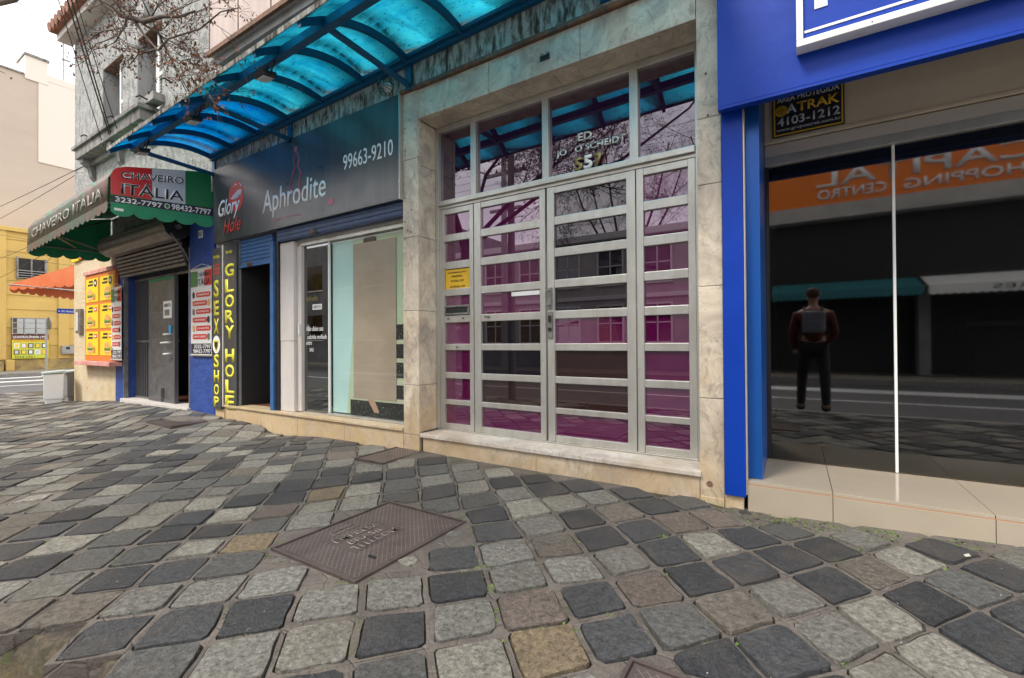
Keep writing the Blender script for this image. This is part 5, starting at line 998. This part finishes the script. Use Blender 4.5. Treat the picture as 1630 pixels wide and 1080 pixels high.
# ------------------------------------------------------------------ utility pole and wires
up=thing('utility_pole','concrete utility pole with insulators across the street','pole',(-9.3,-7.9,0)); MB().tube([(-9.3,-7.9,-.1),(-9.3,-7.9,8.0)],[.15,.10],12).build('pole',m_conc,up); B('crossarm',m_conc,up,-10.2,-8.4,-8.05,-7.95,7.4,7.5); B('crossarm',m_conc,up,-10.0,-8.6,-8.05,-7.95,6.0,6.1)
for x in (-10.1,-9.7,-8.9,-8.5): MB().lathe((x,-8,7.5),[(.04,0),(.06,.05),(.03,.12)],8).build('insulator',m_patty,up)
up2=thing('utility_pole','near utility pole at the kerb carrying the cables to the grey building','pole',(-4.4,-.48,0)); MB().tube([(-4.4,-.55,-.1),(-4.4,-.55,9.8)],[.075,.05],12).build('pole',m_conc,up2); B('crossarm',m_conc,up2,-4.9,-3.9,-.45,-.38,9.2,9.3)
def wire(pts,sag,label,r=.006):
    a,b=Vector(pts[0]),Vector(pts[1]); P=[a+(b-a)*k/16+Vector((0,0,-sag*4*(k/16)*(1-k/16))) for k in range(17)]
    o=MB().tube(P,r,5).build('overhead_wire',m_cable); tag(o,label,'wire'); return o
WL=[(((-40,3.0,6.2),(-7.3,2.98,4.25)),.25,'thin wire from the far left to the hook right of the grey windows'),(((-40,4.2,6.4),(-8.2,2.98,4.35)),.3,'thin wire crossing the grey wall below the balcony ledge'),
 (((-4.5,-.43,9.3),(-9.75,2.80,4.32)),.05,'black cable coming down to the left part of the ledge'),(((-4.4,-.43,9.35),(-9.42,2.80,4.34)),.1,'thick black cable coming down beside the left window'),(((-4.3,-.43,9.4),(-9.36,2.80,4.35)),.02,'second thick cable to the middle of the ledge'),(((-4.2,-.43,9.1),(-9.1,2.80,4.36)),.12,'fourth cable to the ledge, nearest the window shutter'),
 (((-4.3,-.43,8.2),(-6.9,2.95,4.2)),.3,'cable dropping to the end of the canopy'),(((-4.25,-.43,8.0),(-6.75,2.95,4.1)),.35,'second cable dropping to the end of the canopy'),
 (((-40,5.2,5.6),(-11.9,2.96,3.35)),.3,'wire drooping to the iron bracket on the corner'),(((-40,7.5,4.7),(-11.9,2.96,3.2)),.2,'wire under the drooping one at the corner'),(((-40,5.0,3.9),(-11.9,2.96,3.1)),.2,'low wire in front of the beige tower'),
 (((-26,-3,5.9),(-26,16,4.9)),.25,'wire running along the yellow building'),(((-25.8,-3,4.7),(-25.8,16,4.4)),.2,'second wire running along the yellow building')]
for k in range(5): WL.append((((-40,-7.9+.12*k,7.0+.22*k),(30,-7.9+.12*k,7.0+.22*k)),.5,('lowest','second','middle','fourth','highest')[k]+' line wire running along the opposite side of the street'))
for p_,s_,l_ in WL: wire(p_,s_,l_,.010 if 'thick' in l_ else .006)
cbk=thing('cable_bracket','iron bracket with tangled cable loops on the building corner','bracket',(-11.9,2.95,3.3)); mb=MB()
mb.tube([(-11.88,2.98,3.38),(-11.95,2.80,3.40),(-12.2,2.72,3.42)],.02,6); mb.build('arm',m_cable,cbk)
mb=MB(); rn=random.Random(4)
for _ in range(4): p=Vector((-12.3,2.75,3.35)); P=[p]; 
for _ in range(5):
    P=[Vector((-12.2,2.75,3.4))]
    for k in range(5): P.append(P[-1]+Vector((-.14,rn.uniform(-.05,.05),rn.uniform(-.22,.10))))
    mb.tube(P,.010,5)
mb.build('cable_loop',m_cable,cbk)

# ------------------------------------------------------------------ passer-by on the kerb, seen only in the glass
pr=thing('person','person in a dark red jacket and dark trousers standing at the kerb','person',(.22,-.42,-.02))
def skin(name,pts,edges,rad,mat,par,root=0,sub=2):
    L=LOC[par.name]; me=bpy.data.meshes.new(name); me.from_pydata([tuple(Vector(p)-L) for p in pts],edges,[]); me.materials.append(mat); o=bpy.data.objects.new(name,me); C.objects.link(o); o.parent=par; LOC[o.name]=L
    o.modifiers.new('skin','SKIN'); 
    for k,v in enumerate(me.skin_vertices[0].data): v.radius=(rad[k],rad[k]) if not isinstance(rad[k],tuple) else rad[k]; v.use_root=(k==root)
    m=o.modifiers.new('sub','SUBSURF'); m.levels=sub; m.render_levels=sub
    for p_ in me.polygons: p_.use_smooth=True
    return o
X,Y=.22,-.42; P_=[(X,Y,.92),(X,Y,1.15),(X,Y,1.38),(X,Y-.01,1.47),(X,Y-.03,1.555),(X,Y-.01,1.66),
 (X-.10,Y,.88),(X-.14,Y-.08,.48),(X-.16,Y+.02,.08),(X-.16,Y-.12,.04),(X+.10,Y,.88),(X+.12,Y+.14,.50),(X+.13,Y+.20,.10),(X+.13,Y+.08,.05),
 (X-.19,Y,1.36),(X-.25,Y+.03,1.10),(X-.22,Y-.12,.88),(X+.19,Y,1.36),(X+.25,Y-.03,1.10),(X+.16,Y-.18,.96)]
E_=[(0,1),(1,2),(2,3),(3,4),(4,5),(0,6),(6,7),(7,8),(8,9),(0,10),(10,11),(11,12),(12,13),(2,14),(14,15),(15,16),(2,17),(17,18),(18,19)]
skin('body',P_,E_,[.13,.12,.13,.050,.060,.088,.085,.06,.042,.04,.085,.06,.042,.04,.06,.045,.03,.06,.045,.03],m_skin,pr)
J=[P_[k] for k in (0,1,2,14,15,16,17,18,19)]; skin('jacket',J,[(0,1),(1,2),(2,3),(3,4),(4,5),(2,6),(6,7),(7,8)],[.155,.145,.155,.08,.062,.045,.08,.062,.045],m_jacket,pr)
J=[P_[k] for k in (0,6,7,8,10,11,12)]; skin('trousers',J,[(0,1),(1,2),(2,3),(0,4),(4,5),(5,6)],[.14,.098,.072,.055,.098,.072,.055],m_trous,pr)
for a,b in ((8,9),(12,13)): skin('shoe',[P_[a],P_[b]],[(0,1)],[.068,.060],m_shoe,pr,0,1)
skin('hair',[(X,Y+.005,1.725),(X,Y+.035,1.66),(X,Y+.05,1.58)],[(0,1),(1,2)],[.088,.095,.06],m_hair,pr,0,2)
for sx_ in (-1,1): MB().lathe((X+sx_*.032,Y-.088,1.655),[(.004,0),(.011,.004),(.011,.010)],8,'y').build('eye',m_black,pr); skin('ear',[(X+sx_*.088,Y,1.665),(X+sx_*.09,Y,1.635)],[(0,1)],[.016,.012],m_skin,pr,0,1)
skin('nose',[(X,Y-.09,1.655),(X,Y-.112,1.625)],[(0,1)],[.010,.014],m_skin,pr,0,1); MB().box(X-.024,X+.024,Y-.093,Y-.085,1.588,1.597).build('mouth',m_txtred,pr)
for side_ in (-1,1):
    hx,hy,hz=(P_[16] if side_<0 else P_[19])
    for k in range(5): skin('finger',[(hx+.012*(k-2),hy,hz-.02),(hx+.014*(k-2),hy-.02,hz-.055),(hx+.014*(k-2),hy-.045,hz-.075+.006*abs(k-2))],[(0,1),(1,2)],[.009,.008,.007],m_skin,pr,0,1)
bag=thing('backpack','pale rounded backpack worn on the back of the person','bag',(X,Y+.2,1.05)); B('pack_body',m_bag,bag,X-.13,X+.13,Y+.145,Y+.27,1.10,1.40,.045); B('pocket',m_bag,bag,X-.09,X+.09,Y+.265,Y+.30,1.13,1.26,.015)
for sx_ in (-1,1): MB().tube([(X+sx_*.09,Y+.16,1.38),(X+sx_*.11,Y+.02,1.47),(X+sx_*.12,Y-.13,1.36),(X+sx_*.12,Y-.10,1.14),(X+sx_*.10,Y+.15,1.12)],.014,6).build('strap',m_trous,bag)
print('objects',len(bpy.data.objects))
